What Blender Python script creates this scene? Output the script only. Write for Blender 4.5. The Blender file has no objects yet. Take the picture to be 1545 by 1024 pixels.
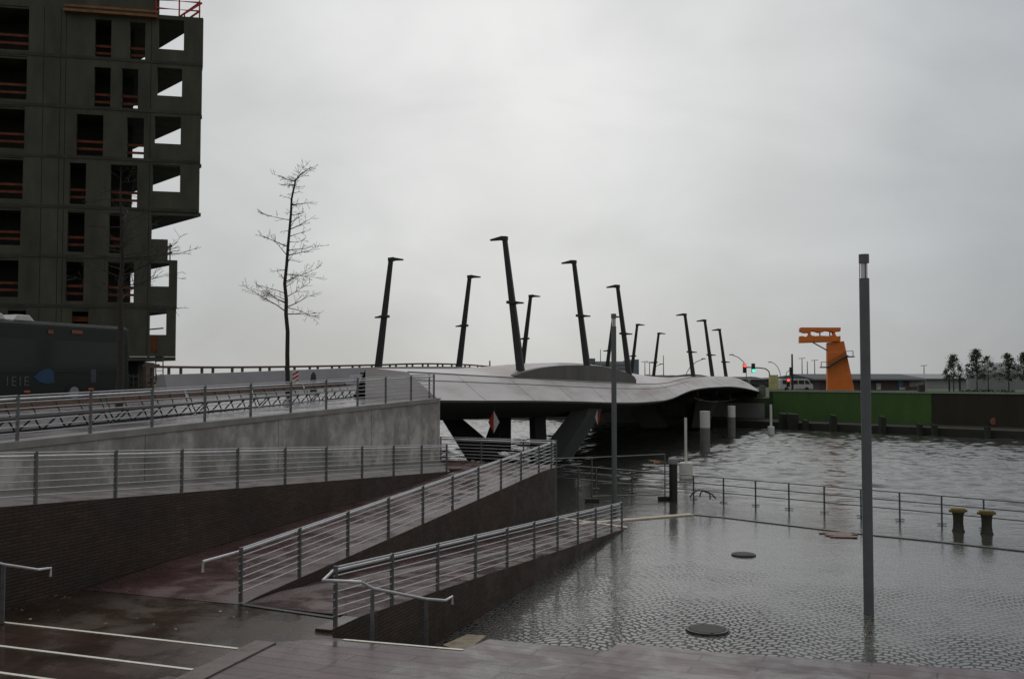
import bpy, bmesh, math, random
from mathutils import Vector as V, Matrix
random.seed(7)
C = bpy.context.scene.collection
R = math.radians
# ------------------------------------------------------------------ camera
EYE = 5.3
FPX = 1502.0
PITCH = math.atan(60 / FPX)
cam_d = bpy.data.cameras.new("camera")
cam_d.sensor_width = 36.0
cam_d.lens = 36.0 * FPX / 1545
cam_d.clip_end = 8000
cam = bpy.data.objects.new("camera", cam_d)
C.objects.link(cam)
cam.location = (0, 0, EYE)
cam.rotation_euler = (math.pi / 2 + PITCH, 0, 0)
bpy.context.scene.camera = cam
sc = bpy.context.scene
sc.view_settings.view_transform = 'Standard'
sc.view_settings.look = 'None'
sc.view_settings.exposure = 0.0
sc.view_settings.gamma = 1.0
sc.view_settings.use_curve_mapping = False
# ------------------------------------------------------------------ sky and sun
SUN_EL, SUN_AZ = R(52), R(-8)          # behind thin cloud, ahead of the viewer
w = bpy.data.worlds.new("World")
sc.world = w
w.use_nodes = True
nt = w.node_tree
nt.nodes.clear()


def N(t, kind, **kw):
    n = t.nodes.new(kind)
    for k, v in kw.items():
        if k == 'inp':
            for a, b in v.items():
                n.inputs[a].default_value = b
        else:
            setattr(n, k, v)
    return n


def ramp_set(n, stops, interp='LINEAR'):
    r = n.color_ramp
    r.interpolation = interp
    while len(r.elements) < len(stops):
        r.elements.new(0.5)
    for e, (p, c) in zip(r.elements, stops):
        e.position = p
        e.color = (c[0], c[1], c[2], 1) if isinstance(c, (tuple, list)) else (c, c, c, 1)


out = N(nt, 'ShaderNodeOutputWorld')
bg = N(nt, 'ShaderNodeBackground', inp={'Strength': 0.1})
sky = N(nt, 'ShaderNodeTexSky', sky_type='NISHITA', sun_disc=False, sun_elevation=SUN_EL, sun_rotation=SUN_AZ)
tc = N(nt, 'ShaderNodeTexCoord')
# overcast: brightness falls away from the thin part of the cloud ahead
dotn = N(nt, 'ShaderNodeVectorMath', operation='DOT_PRODUCT')
bd = V((-0.02, 1.0, 0.25)).normalized()
dotn.inputs[1].default_value = bd
nt.links.new(tc.outputs['Generated'], dotn.inputs[0])
rmp = N(nt, 'ShaderNodeValToRGB')
ramp_set(rmp, [(0.0, (3.0, 3.05, 3.0)), (0.55, (3.2, 3.3, 3.4)), (0.84, (3.7, 3.85, 4.0)), (0.915, (5.0, 5.12, 5.2)), (0.965, (6.1, 6.15, 6.05)), (1.0, (7.6, 7.6, 7.4))])
for e in rmp.color_ramp.elements:
    e.color = tuple(c / 10 for c in e.color[:3]) + (1,)
nt.links.new(dotn.outputs['Value'], rmp.inputs[0])
mp = N(nt, 'ShaderNodeMapping')
mp.inputs['Scale'].default_value = (2.2, 2.2, 4.2)
nt.links.new(tc.outputs['Generated'], mp.inputs[0])
nz = N(nt, 'ShaderNodeTexNoise', inp={'Scale': 2.1, 'Detail': 6.0, 'Roughness': 0.5, 'Distortion': 0.35})
nt.links.new(mp.outputs[0], nz.inputs['Vector'])
mr = N(nt, 'ShaderNodeMapRange', inp={'From Min': 0.3, 'From Max': 0.7, 'To Min': 8.9, 'To Max': 10.9})
nt.links.new(nz.outputs[0], mr.inputs[0])
cl = N(nt, 'ShaderNodeVectorMath', operation='SCALE')
nt.links.new(rmp.outputs[0], cl.inputs[0])
nt.links.new(mr.outputs[0], cl.inputs['Scale'])
sxyz = N(nt, 'ShaderNodeSeparateXYZ')
nt.links.new(tc.outputs['Generated'], sxyz.inputs[0])
zen = N(nt, 'ShaderNodeMapRange', interpolation_type='SMOOTHSTEP', inp={'From Min': 0.2, 'From Max': 0.75, 'To Min': 1.0, 'To Max': 1.5})
nt.links.new(sxyz.outputs[2], zen.inputs[0])
cl2 = N(nt, 'ShaderNodeVectorMath', operation='SCALE')
nt.links.new(cl.outputs[0], cl2.inputs[0])
hz_ = N(nt, 'ShaderNodeMapRange', interpolation_type='SMOOTHSTEP', inp={'From Min': 0.0, 'From Max': 0.22, 'To Min': 0.88, 'To Max': 1.0})
nt.links.new(sxyz.outputs[2], hz_.inputs[0])
hm_ = N(nt, 'ShaderNodeMath', operation='MULTIPLY')
nt.links.new(zen.outputs[0], hm_.inputs[0])
nt.links.new(hz_.outputs[0], hm_.inputs[1])
nt.links.new(hm_.outputs[0], cl2.inputs['Scale'])
cl = cl2
mx = N(nt, 'ShaderNodeMix', data_type='RGBA', inp={'Factor': 0.95})
nt.links.new(sky.outputs[0], mx.inputs['A'])
nt.links.new(cl.outputs[0], mx.inputs['B'])
nt.links.new(mx.outputs['Result'], bg.inputs[0])
nt.links.new(bg.outputs[0], out.inputs[0])

sun_d = bpy.data.lights.new("sun", 'SUN')
sun_d.energy = 0.5
sun_d.angle = R(25)
sun_d.color = (1.0, 0.97, 0.93)
sun = bpy.data.objects.new("sun", sun_d)
C.objects.link(sun)
sdir = V((math.sin(-SUN_AZ) * math.cos(SUN_EL) * -1, math.cos(SUN_AZ) * math.cos(SUN_EL), math.sin(SUN_EL)))
sun.rotation_euler = sdir.to_track_quat('Z', 'Y').to_euler()

# ------------------------------------------------------------------ picture geometry -> world points
cp, sp = math.cos(PITCH), math.sin(PITCH)


def ray(px, py):
    u, v = (px - 772.5) / FPX, (512 - py) / FPX
    dy, dz = cp - v * sp, sp + v * cp
    return u / dy, dz / dy


def at(px, py, Y):
    a, b = ray(px, py)
    return V((a * Y, Y, EYE + b * Y))


def gnd(px, py, z):
    a, b = ray(px, py)
    Y = (z - EYE) / b
    return V((a * Y, Y, z))


# the common direction of bridge, ramps and quay stairs
D = V((0.4222, 1.0, 0)).normalized()
NR = V((D.y, -D.x, 0))               # to the right of it
O = V((-2.92, 40.4, 0))              # a point on the bridge's right lip


def pt(t, w, z):
    p = O + D * t - NR * w
    return V((p.x, p.y, z))


def t_of(px, w):
    k = (px - 772.5) / FPX / 1.0008
    return (k * (O.y - NR.y * w) - O.x + NR.x * w) / (D.x - k * D.y)


def on(px, py, w):                   # the point at (px,py) in the vertical plane w metres left of the lip
    t = t_of(px, w)
    Y = (O + D * t - NR * w).y
    return pt(t, w, at(px, py, Y).z)


def lerp(tab, x):
    if x <= tab[0][0]:
        return tab[0][1]
    for (a, b), (c, d) in zip(tab, tab[1:]):
        if x <= c:
            return b + (d - b) * (x - a) / (c - a)
    return tab[-1][1]


def smooth_tab(tab, n=6):            # Catmull-Rom densified table
    o = []
    for i in range(len(tab) - 1):
        p0, p1, p2, p3 = tab[max(i - 1, 0)], tab[i], tab[i + 1], tab[min(i + 2, len(tab) - 1)]
        for k in range(n):
            f = k / n
            m1 = (p2[1] - p0[1]) / max(p2[0] - p0[0], 1e-6) * (p2[0] - p1[0])
            m2 = (p3[1] - p1[1]) / max(p3[0] - p1[0], 1e-6) * (p2[0] - p1[0])
            h = ((2 * f**3 - 3 * f**2 + 1) * p1[1] + (f**3 - 2 * f**2 + f) * m1 + (-2 * f**3 + 3 * f**2) * p2[1] + (f**3 - f**2) * m2)
            o.append((p1[0] + f * (p2[0] - p1[0]), h))
    o.append(tab[-1])
    return o


# ------------------------------------------------------------------ materials
MATS = {}


def mat(name, col, rough=0.6, var=0.15, scale=3.0, metal=0.0, bump=0.0, bscale=40.0, spec=0.5, col2=None, stretch=(1, 1, 1), rvar=0.0, coat=0.0):
    if name in MATS:
        return MATS[name]
    m = bpy.data.materials.new(name)
    m.use_nodes = True
    t = m.node_tree
    b = t.nodes['Principled BSDF']
    tc = N(t, 'ShaderNodeTexCoord')
    mp = N(t, 'ShaderNodeMapping')
    mp.inputs['Scale'].default_value = stretch
    t.links.new(tc.outputs['Object'], mp.inputs[0])
    nz = N(t, 'ShaderNodeTexNoise', inp={'Scale': scale, 'Detail': 6.0, 'Roughness': 0.6})
    t.links.new(mp.outputs[0], nz.inputs['Vector'])
    rp = N(t, 'ShaderNodeValToRGB')
    c2 = col2 or tuple(min(1, c * (1 + var)) for c in col)
    c1 = tuple(c * (1 - var) for c in col)
    ramp_set(rp, [(0.3, c1), (0.7, c2)])
    t.links.new(nz.outputs[0], rp.inputs[0])
    t.links.new(rp.outputs[0], b.inputs['Base Color'])
    b.inputs['Roughness'].default_value = rough
    b.inputs['Metallic'].default_value = metal
    b.inputs['Specular IOR Level'].default_value = spec
    b.inputs['Coat Weight'].default_value = coat
    if rvar:
        mr = N(t, 'ShaderNodeMapRange', inp={'From Min': 0.35, 'From Max': 0.65, 'To Min': max(0.03, rough - rvar), 'To Max': rough + rvar})
        t.links.new(nz.outputs[0], mr.inputs[0])
        t.links.new(mr.outputs[0], b.inputs['Roughness'])
    if bump:
        n2 = N(t, 'ShaderNodeTexNoise', inp={'Scale': bscale, 'Detail': 4.0})
        t.links.new(mp.outputs[0], n2.inputs['Vector'])
        bp = N(t, 'ShaderNodeBump', inp={'Strength': bump, 'Distance': 0.02})
        t.links.new(n2.outputs[0], bp.inputs['Height'])
        t.links.new(bp.outputs[0], b.inputs['Normal'])
    MATS[name] = m
    return m


def emit(name, col, strength):
    m = bpy.data.materials.new(name)
    m.use_nodes = True
    b = m.node_tree.nodes['Principled BSDF']
    b.inputs['Base Color'].default_value = (*col, 1)
    b.inputs['Emission Color'].default_value = (*col, 1)
    b.inputs['Emission Strength'].default_value = strength
    return m


def axis_coords(t, flat):
    """(u,v) in metres along the quay's own axes: walls use (along, up), floors use (across, along)."""
    g = N(t, 'ShaderNodeNewGeometry')
    du = N(t, 'ShaderNodeVectorMath', operation='DOT_PRODUCT')
    du.inputs[1].default_value = NR if flat else (D + NR)
    dv = N(t, 'ShaderNodeVectorMath', operation='DOT_PRODUCT')
    dv.inputs[1].default_value = D if flat else V((0, 0, 1))
    t.links.new(g.outputs['Position'], du.inputs[0])
    t.links.new(g.outputs['Position'], dv.inputs[0])
    return g, du.outputs['Value'], dv.outputs['Value']


def brick_mat(name, c1, c2, mortar, bw, bh, flat, rough=0.6, rvar=0.1, bump=0.5, msize=0.012, wet=0.0, offset=0.5, bdist=0.006):
    m = bpy.data.materials.new(name)
    m.use_nodes = True
    t = m.node_tree
    b = t.nodes['Principled BSDF']
    g, u, v = axis_coords(t, flat)
    cb = N(t, 'ShaderNodeCombineXYZ')
    t.links.new(u, cb.inputs[0])
    t.links.new(v, cb.inputs[1])
    br = N(t, 'ShaderNodeTexBrick', offset=offset, inp={'Scale': 1.0, 'Mortar Size': msize, 'Brick Width': bw, 'Row Height': bh, 'Color1': (*c1, 1), 'Color2': (*c2, 1), 'Mortar': (*mortar, 1), 'Mortar Smooth': 0.3, 'Bias': 0.0})
    t.links.new(cb.outputs[0], br.inputs['Vector'])
    nz = N(t, 'ShaderNodeTexNoise', inp={'Scale': 0.55, 'Detail': 8.0, 'Roughness': 0.65})
    t.links.new(g.outputs['Position'], nz.inputs['Vector'])
    mr = N(t, 'ShaderNodeMapRange', inp={'From Min': 0.3, 'From Max': 0.7, 'To Min': 0.5, 'To Max': 1.45})
    t.links.new(nz.outputs[0], mr.inputs[0])
    sc_ = N(t, 'ShaderNodeVectorMath', operation='SCALE')
    t.links.new(br.outputs['Color'], sc_.inputs[0])
    t.links.new(mr.outputs[0], sc_.inputs['Scale'])
    t.links.new(sc_.outputs[0], b.inputs['Base Color'])
    n3 = N(t, 'ShaderNodeTexNoise', inp={'Scale': 1.1, 'Detail': 5.0, 'Roughness': 0.6, 'Distortion': 0.6})
    t.links.new(g.outputs['Position'], n3.inputs['Vector'])
    m2 = N(t, 'ShaderNodeMapRange', inp={'From Min': 0.38, 'From Max': 0.62, 'To Min': max(0.04, rough - rvar), 'To Max': rough + rvar})
    t.links.new(n3.outputs[0], m2.inputs[0])
    t.links.new(m2.outputs[0], b.inputs['Roughness'])
    n4 = N(t, 'ShaderNodeTexNoise', inp={'Scale': 26.0, 'Detail': 4.0})
    t.links.new(g.outputs['Position'], n4.inputs['Vector'])
    ma = N(t, 'ShaderNodeMath', operation='MULTIPLY_ADD')
    ma.inputs[1].default_value = -1.0
    t.links.new(br.outputs['Fac'], ma.inputs[0])
    mm = N(t, 'ShaderNodeMath', operation='MULTIPLY')
    mm.inputs[1].default_value = 0.5
    t.links.new(n4.outputs[0], mm.inputs[0])
    t.links.new(mm.outputs[0], ma.inputs[2])
    bp = N(t, 'ShaderNodeBump', inp={'Strength': bump, 'Distance': bdist})
    t.links.new(ma.outputs[0], bp.inputs['Height'])
    t.links.new(bp.outputs[0], b.inputs['Normal'])
    b.inputs['Specular IOR Level'].default_value = 0.5
    MATS[name] = m
    return m


M_BRICK = brick_mat('dark_clinker', (0.044, 0.025, 0.015), (0.074, 0.042, 0.028), (0.018, 0.014, 0.010), 0.29, 0.062, False, rough=0.62, rvar=0.15, bump=0.6)
M_PAVE = brick_mat('purple_pavers', (0.10, 0.050, 0.048), (0.135, 0.070, 0.068), (0.03, 0.022, 0.022), 0.24, 0.075, True, rough=0.26, rvar=0.15, bump=0.35, bdist=0.004)
M_LAND = brick_mat('brown_pavers', (0.044, 0.026, 0.016), (0.060, 0.036, 0.022), (0.02, 0.015, 0.011), 0.24, 0.075, True, rough=0.24, rvar=0.17, bump=0.3, bdist=0.004)
M_LAND.node_tree.nodes['Principled BSDF'].inputs['Specular IOR Level'].default_value = 0.28
M_DECK = brick_mat('deck_slabs', (0.082, 0.050, 0.055), (0.125, 0.080, 0.083), (0.02, 0.014, 0.016), 2.3, 0.34, True, rough=0.32, rvar=0.18, bump=0.5, msize=0.016, offset=0.37, bdist=0.006)
M_STEP = brick_mat('stair_brick', (0.050, 0.030, 0.022), (0.066, 0.040, 0.030), (0.022, 0.017, 0.015), 0.9, 0.31, True, rough=0.2, rvar=0.14, bump=0.25, bdist=0.004)
M_STEP.node_tree.nodes['Principled BSDF'].inputs['Specular IOR Level'].default_value = 0.33
M_PROM = mat('wet_promenade', (0.24, 0.225, 0.235), 0.25, 0.15, 0.6, bump=0.15, rvar=0.12)
M_ROAD = mat('wet_asphalt', (0.05, 0.05, 0.052), 0.3, 0.2, 1.0, bump=0.3, rvar=0.15)
M_CONC_B = mat('raw_concrete', (0.068, 0.066, 0.048), 0.85, 0.38, 0.8, bump=0.3, bscale=6, stretch=(1, 1, 0.35))
M_STEEL = mat('galvanised_steel', (0.56, 0.56, 0.57), 0.35, 0.12, 9, metal=0.35)
M_POST = mat('galvanised_post', (0.17, 0.17, 0.178), 0.45, 0.2, 9, metal=0.6)
M_DARK = mat('dark_grey_paint', (0.022, 0.024, 0.022), 0.5, 0.15, 5)
M_LAMP = mat('grey_column_paint', (0.13, 0.135, 0.14), 0.5, 0.12, 3)
M_WHITE = mat('white_paint', (0.66, 0.66, 0.62), 0.55, 0.10, 3)
M_NOSE = mat('white_nosing', (0.78, 0.75, 0.66), 0.5, 0.15, 12)
M_ORANGE = mat('orange_paint', (0.82, 0.20, 0.028), 0.6, 0.12, 1.2)
M_GUARD = mat('orange_board', (0.15, 0.034, 0.010), 0.8, 0.4, 2)
M_RED = mat('red_paint', (0.45, 0.03, 0.02), 0.6, 0.15, 5)
M_BARK = mat('dark_bark', (0.035, 0.030, 0.024), 0.9, 0.3, 14, bump=0.4, bscale=30)
M_WOOD = mat('brown_slats', (0.16, 0.095, 0.065), 0.5, 0.3, 5, stretch=(1, 1, 8))
M_TIMBER = mat('timber_rail', (0.13, 0.085, 0.06), 0.8, 0.25, 5)
M_KERB = mat('pale_kerb', (0.50, 0.42, 0.33), 0.5, 0.2, 5, bump=0.2)
M_GLASS_D = mat('dark_glass', (0.010, 0.012, 0.012), 0.12, 0.1, 2)
M_RUST = mat('red_brown_debris', (0.14, 0.06, 0.035), 0.35, 0.4, 6)
M_YELLOW = mat('yellow_cap', (0.15, 0.105, 0.022), 0.6, 0.35, 9)
M_BOLL = mat('bollard_iron', (0.035, 0.036, 0.022), 0.6, 0.35, 8)
M_CAST = mat('cast_iron', (0.045, 0.043, 0.038), 0.7, 0.3, 20, bump=0.5, bscale=60)
M_BUSP = mat('bus_paint', (0.008, 0.009, 0.008), 0.6, 0.1, 2)
M_GREY = mat('grey_sheet', (0.30, 0.30, 0.31), 0.6, 0.12, 0.7)
M_RUBBER = mat('black_rubber', (0.015, 0.015, 0.015), 0.8, 0.2, 5)
M_BLUE = mat('blue_paint', (0.015, 0.055, 0.12), 0.5, 0.2, 3)

# concrete retaining wall: shutter joints and pale streaks
m = bpy.data.materials.new('streaked_concrete')
m.use_nodes = True
t = m.node_tree
b = t.nodes['Principled BSDF']
g, u, v = axis_coords(t, False)
cb = N(t, 'ShaderNodeCombineXYZ')
t.links.new(u, cb.inputs[0])
t.links.new(v, cb.inputs[1])
mpn = N(t, 'ShaderNodeMapping')
mpn.inputs['Scale'].default_value = (0.9, 0.55, 1)
t.links.new(cb.outputs[0], mpn.inputs[0])
n1 = N(t, 'ShaderNodeTexNoise', inp={'Scale': 0.9, 'Detail': 9.0, 'Roughness': 0.68})
t.links.new(mpn.outputs[0], n1.inputs['Vector'])
rp = N(t, 'ShaderNodeValToRGB')
ramp_set(rp, [(0.36, (0.21, 0.20, 0.185)), (0.50, (0.32, 0.305, 0.285)), (0.63, (0.58, 0.55, 0.51))])
t.links.new(n1.outputs[0], rp.inputs[0])
t.links.new(rp.outputs[0], b.inputs['Base Color'])
b.inputs['Roughness'].default_value = 0.8
n2 = N(t, 'ShaderNodeTexNoise', inp={'Scale': 7.0, 'Detail': 6.0})
t.links.new(g.outputs['Position'], n2.inputs['Vector'])
bp = N(t, 'ShaderNodeBump', inp={'Strength': 0.25, 'Distance': 0.02})
t.links.new(n2.outputs[0], bp.inputs['Height'])
t.links.new(bp.outputs[0], b.inputs['Normal'])
M_CONC = m

# bridge steel: off-white with rusty pink grime
m = bpy.data.materials.new('white_bridge_steel')
m.use_nodes = True
t = m.node_tree
b = t.nodes['Principled BSDF']
g = N(t, 'ShaderNodeNewGeometry')
mpn = N(t, 'ShaderNodeMapping')
mpn.inputs['Scale'].default_value = (0.12, 0.12, 0.9)
t.links.new(g.outputs['Position'], mpn.inputs[0])
n1 = N(t, 'ShaderNodeTexNoise', inp={'Scale': 1.2, 'Detail': 7.0, 'Roughness': 0.6})
t.links.new(mpn.outputs[0], n1.inputs['Vector'])
rp = N(t, 'ShaderNodeValToRGB')
ramp_set(rp, [(0.36, (0.42, 0.35, 0.335)), (0.5, (0.55, 0.51, 0.505)), (0.66, (0.63, 0.60, 0.60))])
t.links.new(n1.outputs[0], rp.inputs[0])
t.links.new(rp.outputs[0], b.inputs['Base Color'])
b.inputs['Roughness'].default_value = 0.45
M_BRIDGE = m
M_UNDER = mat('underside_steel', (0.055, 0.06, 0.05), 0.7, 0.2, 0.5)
M_PIER = mat('pier_concrete', (0.10, 0.105, 0.10), 0.8, 0.2, 0.6)
M_PANEL = mat('grey_arch_panel', (0.12, 0.112, 0.105), 0.7, 0.25, 0.8, stretch=(1, 1, 0.3))


# water
def water_mat():
    m = bpy.data.materials.new('river_water')
    m.use_nodes = True
    t = m.node_tree
    b = t.nodes['Principled BSDF']
    b.inputs['Base Color'].default_value = (0.050, 0.051, 0.044, 1)
    b.inputs['Roughness'].default_value = 0.10
    b.inputs['IOR'].default_value = 1.65
    b.inputs['Specular IOR Level'].default_value = 0.5
    g = N(t, 'ShaderNodeNewGeometry')
    hs = None
    for s, st, dist, det in (((2.0, 3.2, 1), 1.0, 0.022, 4.0), ((7, 10, 1), 1.0, 0.005, 2.0)):
        mp = N(t, 'ShaderNodeMapping')
        mp.inputs['Scale'].default_value = s
        mp.inputs['Rotation'].default_value = (0, 0, 0.35)
        t.links.new(g.outputs['Position'], mp.inputs[0])
        nz = N(t, 'ShaderNodeTexNoise', inp={'Scale': 1.0, 'Detail': det, 'Roughness': 0.55, 'Distortion': 0.5})
        t.links.new(mp.outputs[0], nz.inputs['Vector'])
        bp = N(t, 'ShaderNodeBump', inp={'Strength': 1.0, 'Distance': dist})
        t.links.new(nz.outputs[0], bp.inputs['Height'])
        if hs:
            t.links.new(hs.outputs[0], bp.inputs['Normal'])
        hs = bp
    t.links.new(hs.outputs[0], b.inputs['Normal'])
    return m


M_WATER = water_mat()


# wet setts under a film of flood water
def sett_mat():
    m = bpy.data.materials.new('wet_granite_setts')
    m.use_nodes = True
    t = m.node_tree
    b = t.nodes['Principled BSDF']
    g, u, v = axis_coords(t, True)

    def math_(op, a, b_=None, c=None):
        n = N(t, 'ShaderNodeMath', operation=op)
        for i, x in enumerate((a, b_, c)):
            if x is None:
                continue
            if isinstance(x, (int, float)):
                n.inputs[i].default_value = x
            else:
                t.links.new(x, n.inputs[i])
        return n.outputs[0]
    f = math_('FRACT', math_('MULTIPLY', u, 1 / 1.9))
    s = math_('MULTIPLY_ADD', f, 2.0, -1.0)
    arc = math_('MULTIPLY', math_('MULTIPLY', s, s), 0.5)
    wob = N(t, 'ShaderNodeTexNoise', inp={'Scale': 2.5, 'Detail': 2.0})
    t.links.new(g.outputs['Position'], wob.inputs['Vector'])
    wob2 = N(t, 'ShaderNodeTexNoise', inp={'Scale': 8.0, 'Detail': 2.0})
    t.links.new(g.outputs['Position'], wob2.inputs['Vector'])
    wv = math_('ADD', math_('MULTIPLY_ADD', wob.outputs[0], 0.26, -0.13), math_('MULTIPLY_ADD', wob2.outputs[0], 0.055, -0.0275))
    cb = N(t, 'ShaderNodeCombineXYZ')
    t.links.new(math_('ADD', u, wv), cb.inputs[0])
    t.links.new(math_('ADD', math_('ADD', v, arc), wv), cb.inputs[1])
    br = N(t, 'ShaderNodeTexBrick', offset=0.5, inp={'Scale': 1.0, 'Mortar Size': 0.029, 'Brick Width': 0.215, 'Row Height': 0.19, 'Color1': (0.085, 0.082, 0.078, 1), 'Color2': (0.14, 0.13, 0.122, 1), 'Mortar': (0.008, 0.008, 0.007, 1), 'Mortar Smooth': 0.5})
    t.links.new(cb.outputs[0], br.inputs['Vector'])
    t.links.new(br.outputs['Color'], b.inputs['Base Color'])
    # film depth: stones stand out of it near the steps, drown towards the quay edge
    pn = N(t, 'ShaderNodeTexNoise', inp={'Scale': 0.35, 'Detail': 4.0})
    t.links.new(g.outputs['Position'], pn.inputs['Vector'])
    sx = N(t, 'ShaderNodeSeparateXYZ')
    t.links.new(g.outputs['Position'], sx.inputs[0])
    far = math_('ADD', math_('MULTIPLY', sx.outputs[1], 1.0), math_('MULTIPLY', sx.outputs[0], 0.42))
    far = math_('ADD', far, math_('MULTIPLY_ADD', pn.outputs[0], 26.0, -13.0))
    film = N(t, 'ShaderNodeMapRange', interpolation_type='SMOOTHSTEP', inp={'From Min': 17.0, 'From Max': 31.0, 'To Min': 0.0, 'To Max': 1.0})
    t.links.new(far, film.inputs[0])
    hh = math_('MULTIPLY', math_('SUBTRACT', 1.0, br.outputs['Fac']), math_('MULTIPLY_ADD', film.outputs[0], -0.95, 1.0))
    n4 = N(t, 'ShaderNodeTexNoise', inp={'Scale': 9.0, 'Detail': 3.0})
    t.links.new(g.outputs['Position'], n4.inputs['Vector'])
    hh = math_('ADD', hh, math_('MULTIPLY', n4.outputs[0], 0.2))
    bp = N(t, 'ShaderNodeBump', inp={'Strength': 0.62, 'Distance': 0.03})
    t.links.new(hh, bp.inputs['Height'])
    mp = N(t, 'ShaderNodeMapping')
    mp.inputs['Scale'].default_value = (1.8, 4.2, 1)
    mp.inputs['Rotation'].default_value = (0, 0, 0.3)
    t.links.new(g.outputs['Position'], mp.inputs[0])
    rn = N(t, 'ShaderNodeTexNoise', inp={'Scale': 1.0, 'Detail': 4.0, 'Distortion': 0.5})
    t.links.new(mp.outputs[0], rn.inputs['Vector'])
    bp2 = N(t, 'ShaderNodeBump', inp={'Strength': 1.0, 'Distance': 0.007})
    t.links.new(rn.outputs[0], bp2.inputs['Height'])
    t.links.new(bp.outputs[0], bp2.inputs['Normal'])
    t.links.new(bp2.outputs[0], b.inputs['Normal'])
    dry = math_('MULTIPLY', br.outputs['Fac'], math_('MULTIPLY_ADD', film.outputs[0], -0.8, 1.0))
    t.links.new(math_('MULTIPLY_ADD', dry, -0.4, 0.5), b.inputs['Specular IOR Level'])
    stn = N(t, 'ShaderNodeTexNoise', inp={'Scale': 1.3, 'Detail': 5.0, 'Roughness': 0.65})
    t.links.new(g.outputs['Position'], stn.inputs['Vector'])
    rr_ = N(t, 'ShaderNodeMapRange', inp={'From Min': 0.35, 'From Max': 0.68, 'To Min': 0.04, 'To Max': 0.14})
    t.links.new(stn.outputs[0], rr_.inputs[0])
    t.links.new(math_('MULTIPLY_ADD', dry, 0.4, rr_.outputs[0]), b.inputs['Roughness'])
    b.inputs['IOR'].default_value = 1.6
    return m


M_SETT = sett_mat()


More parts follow.
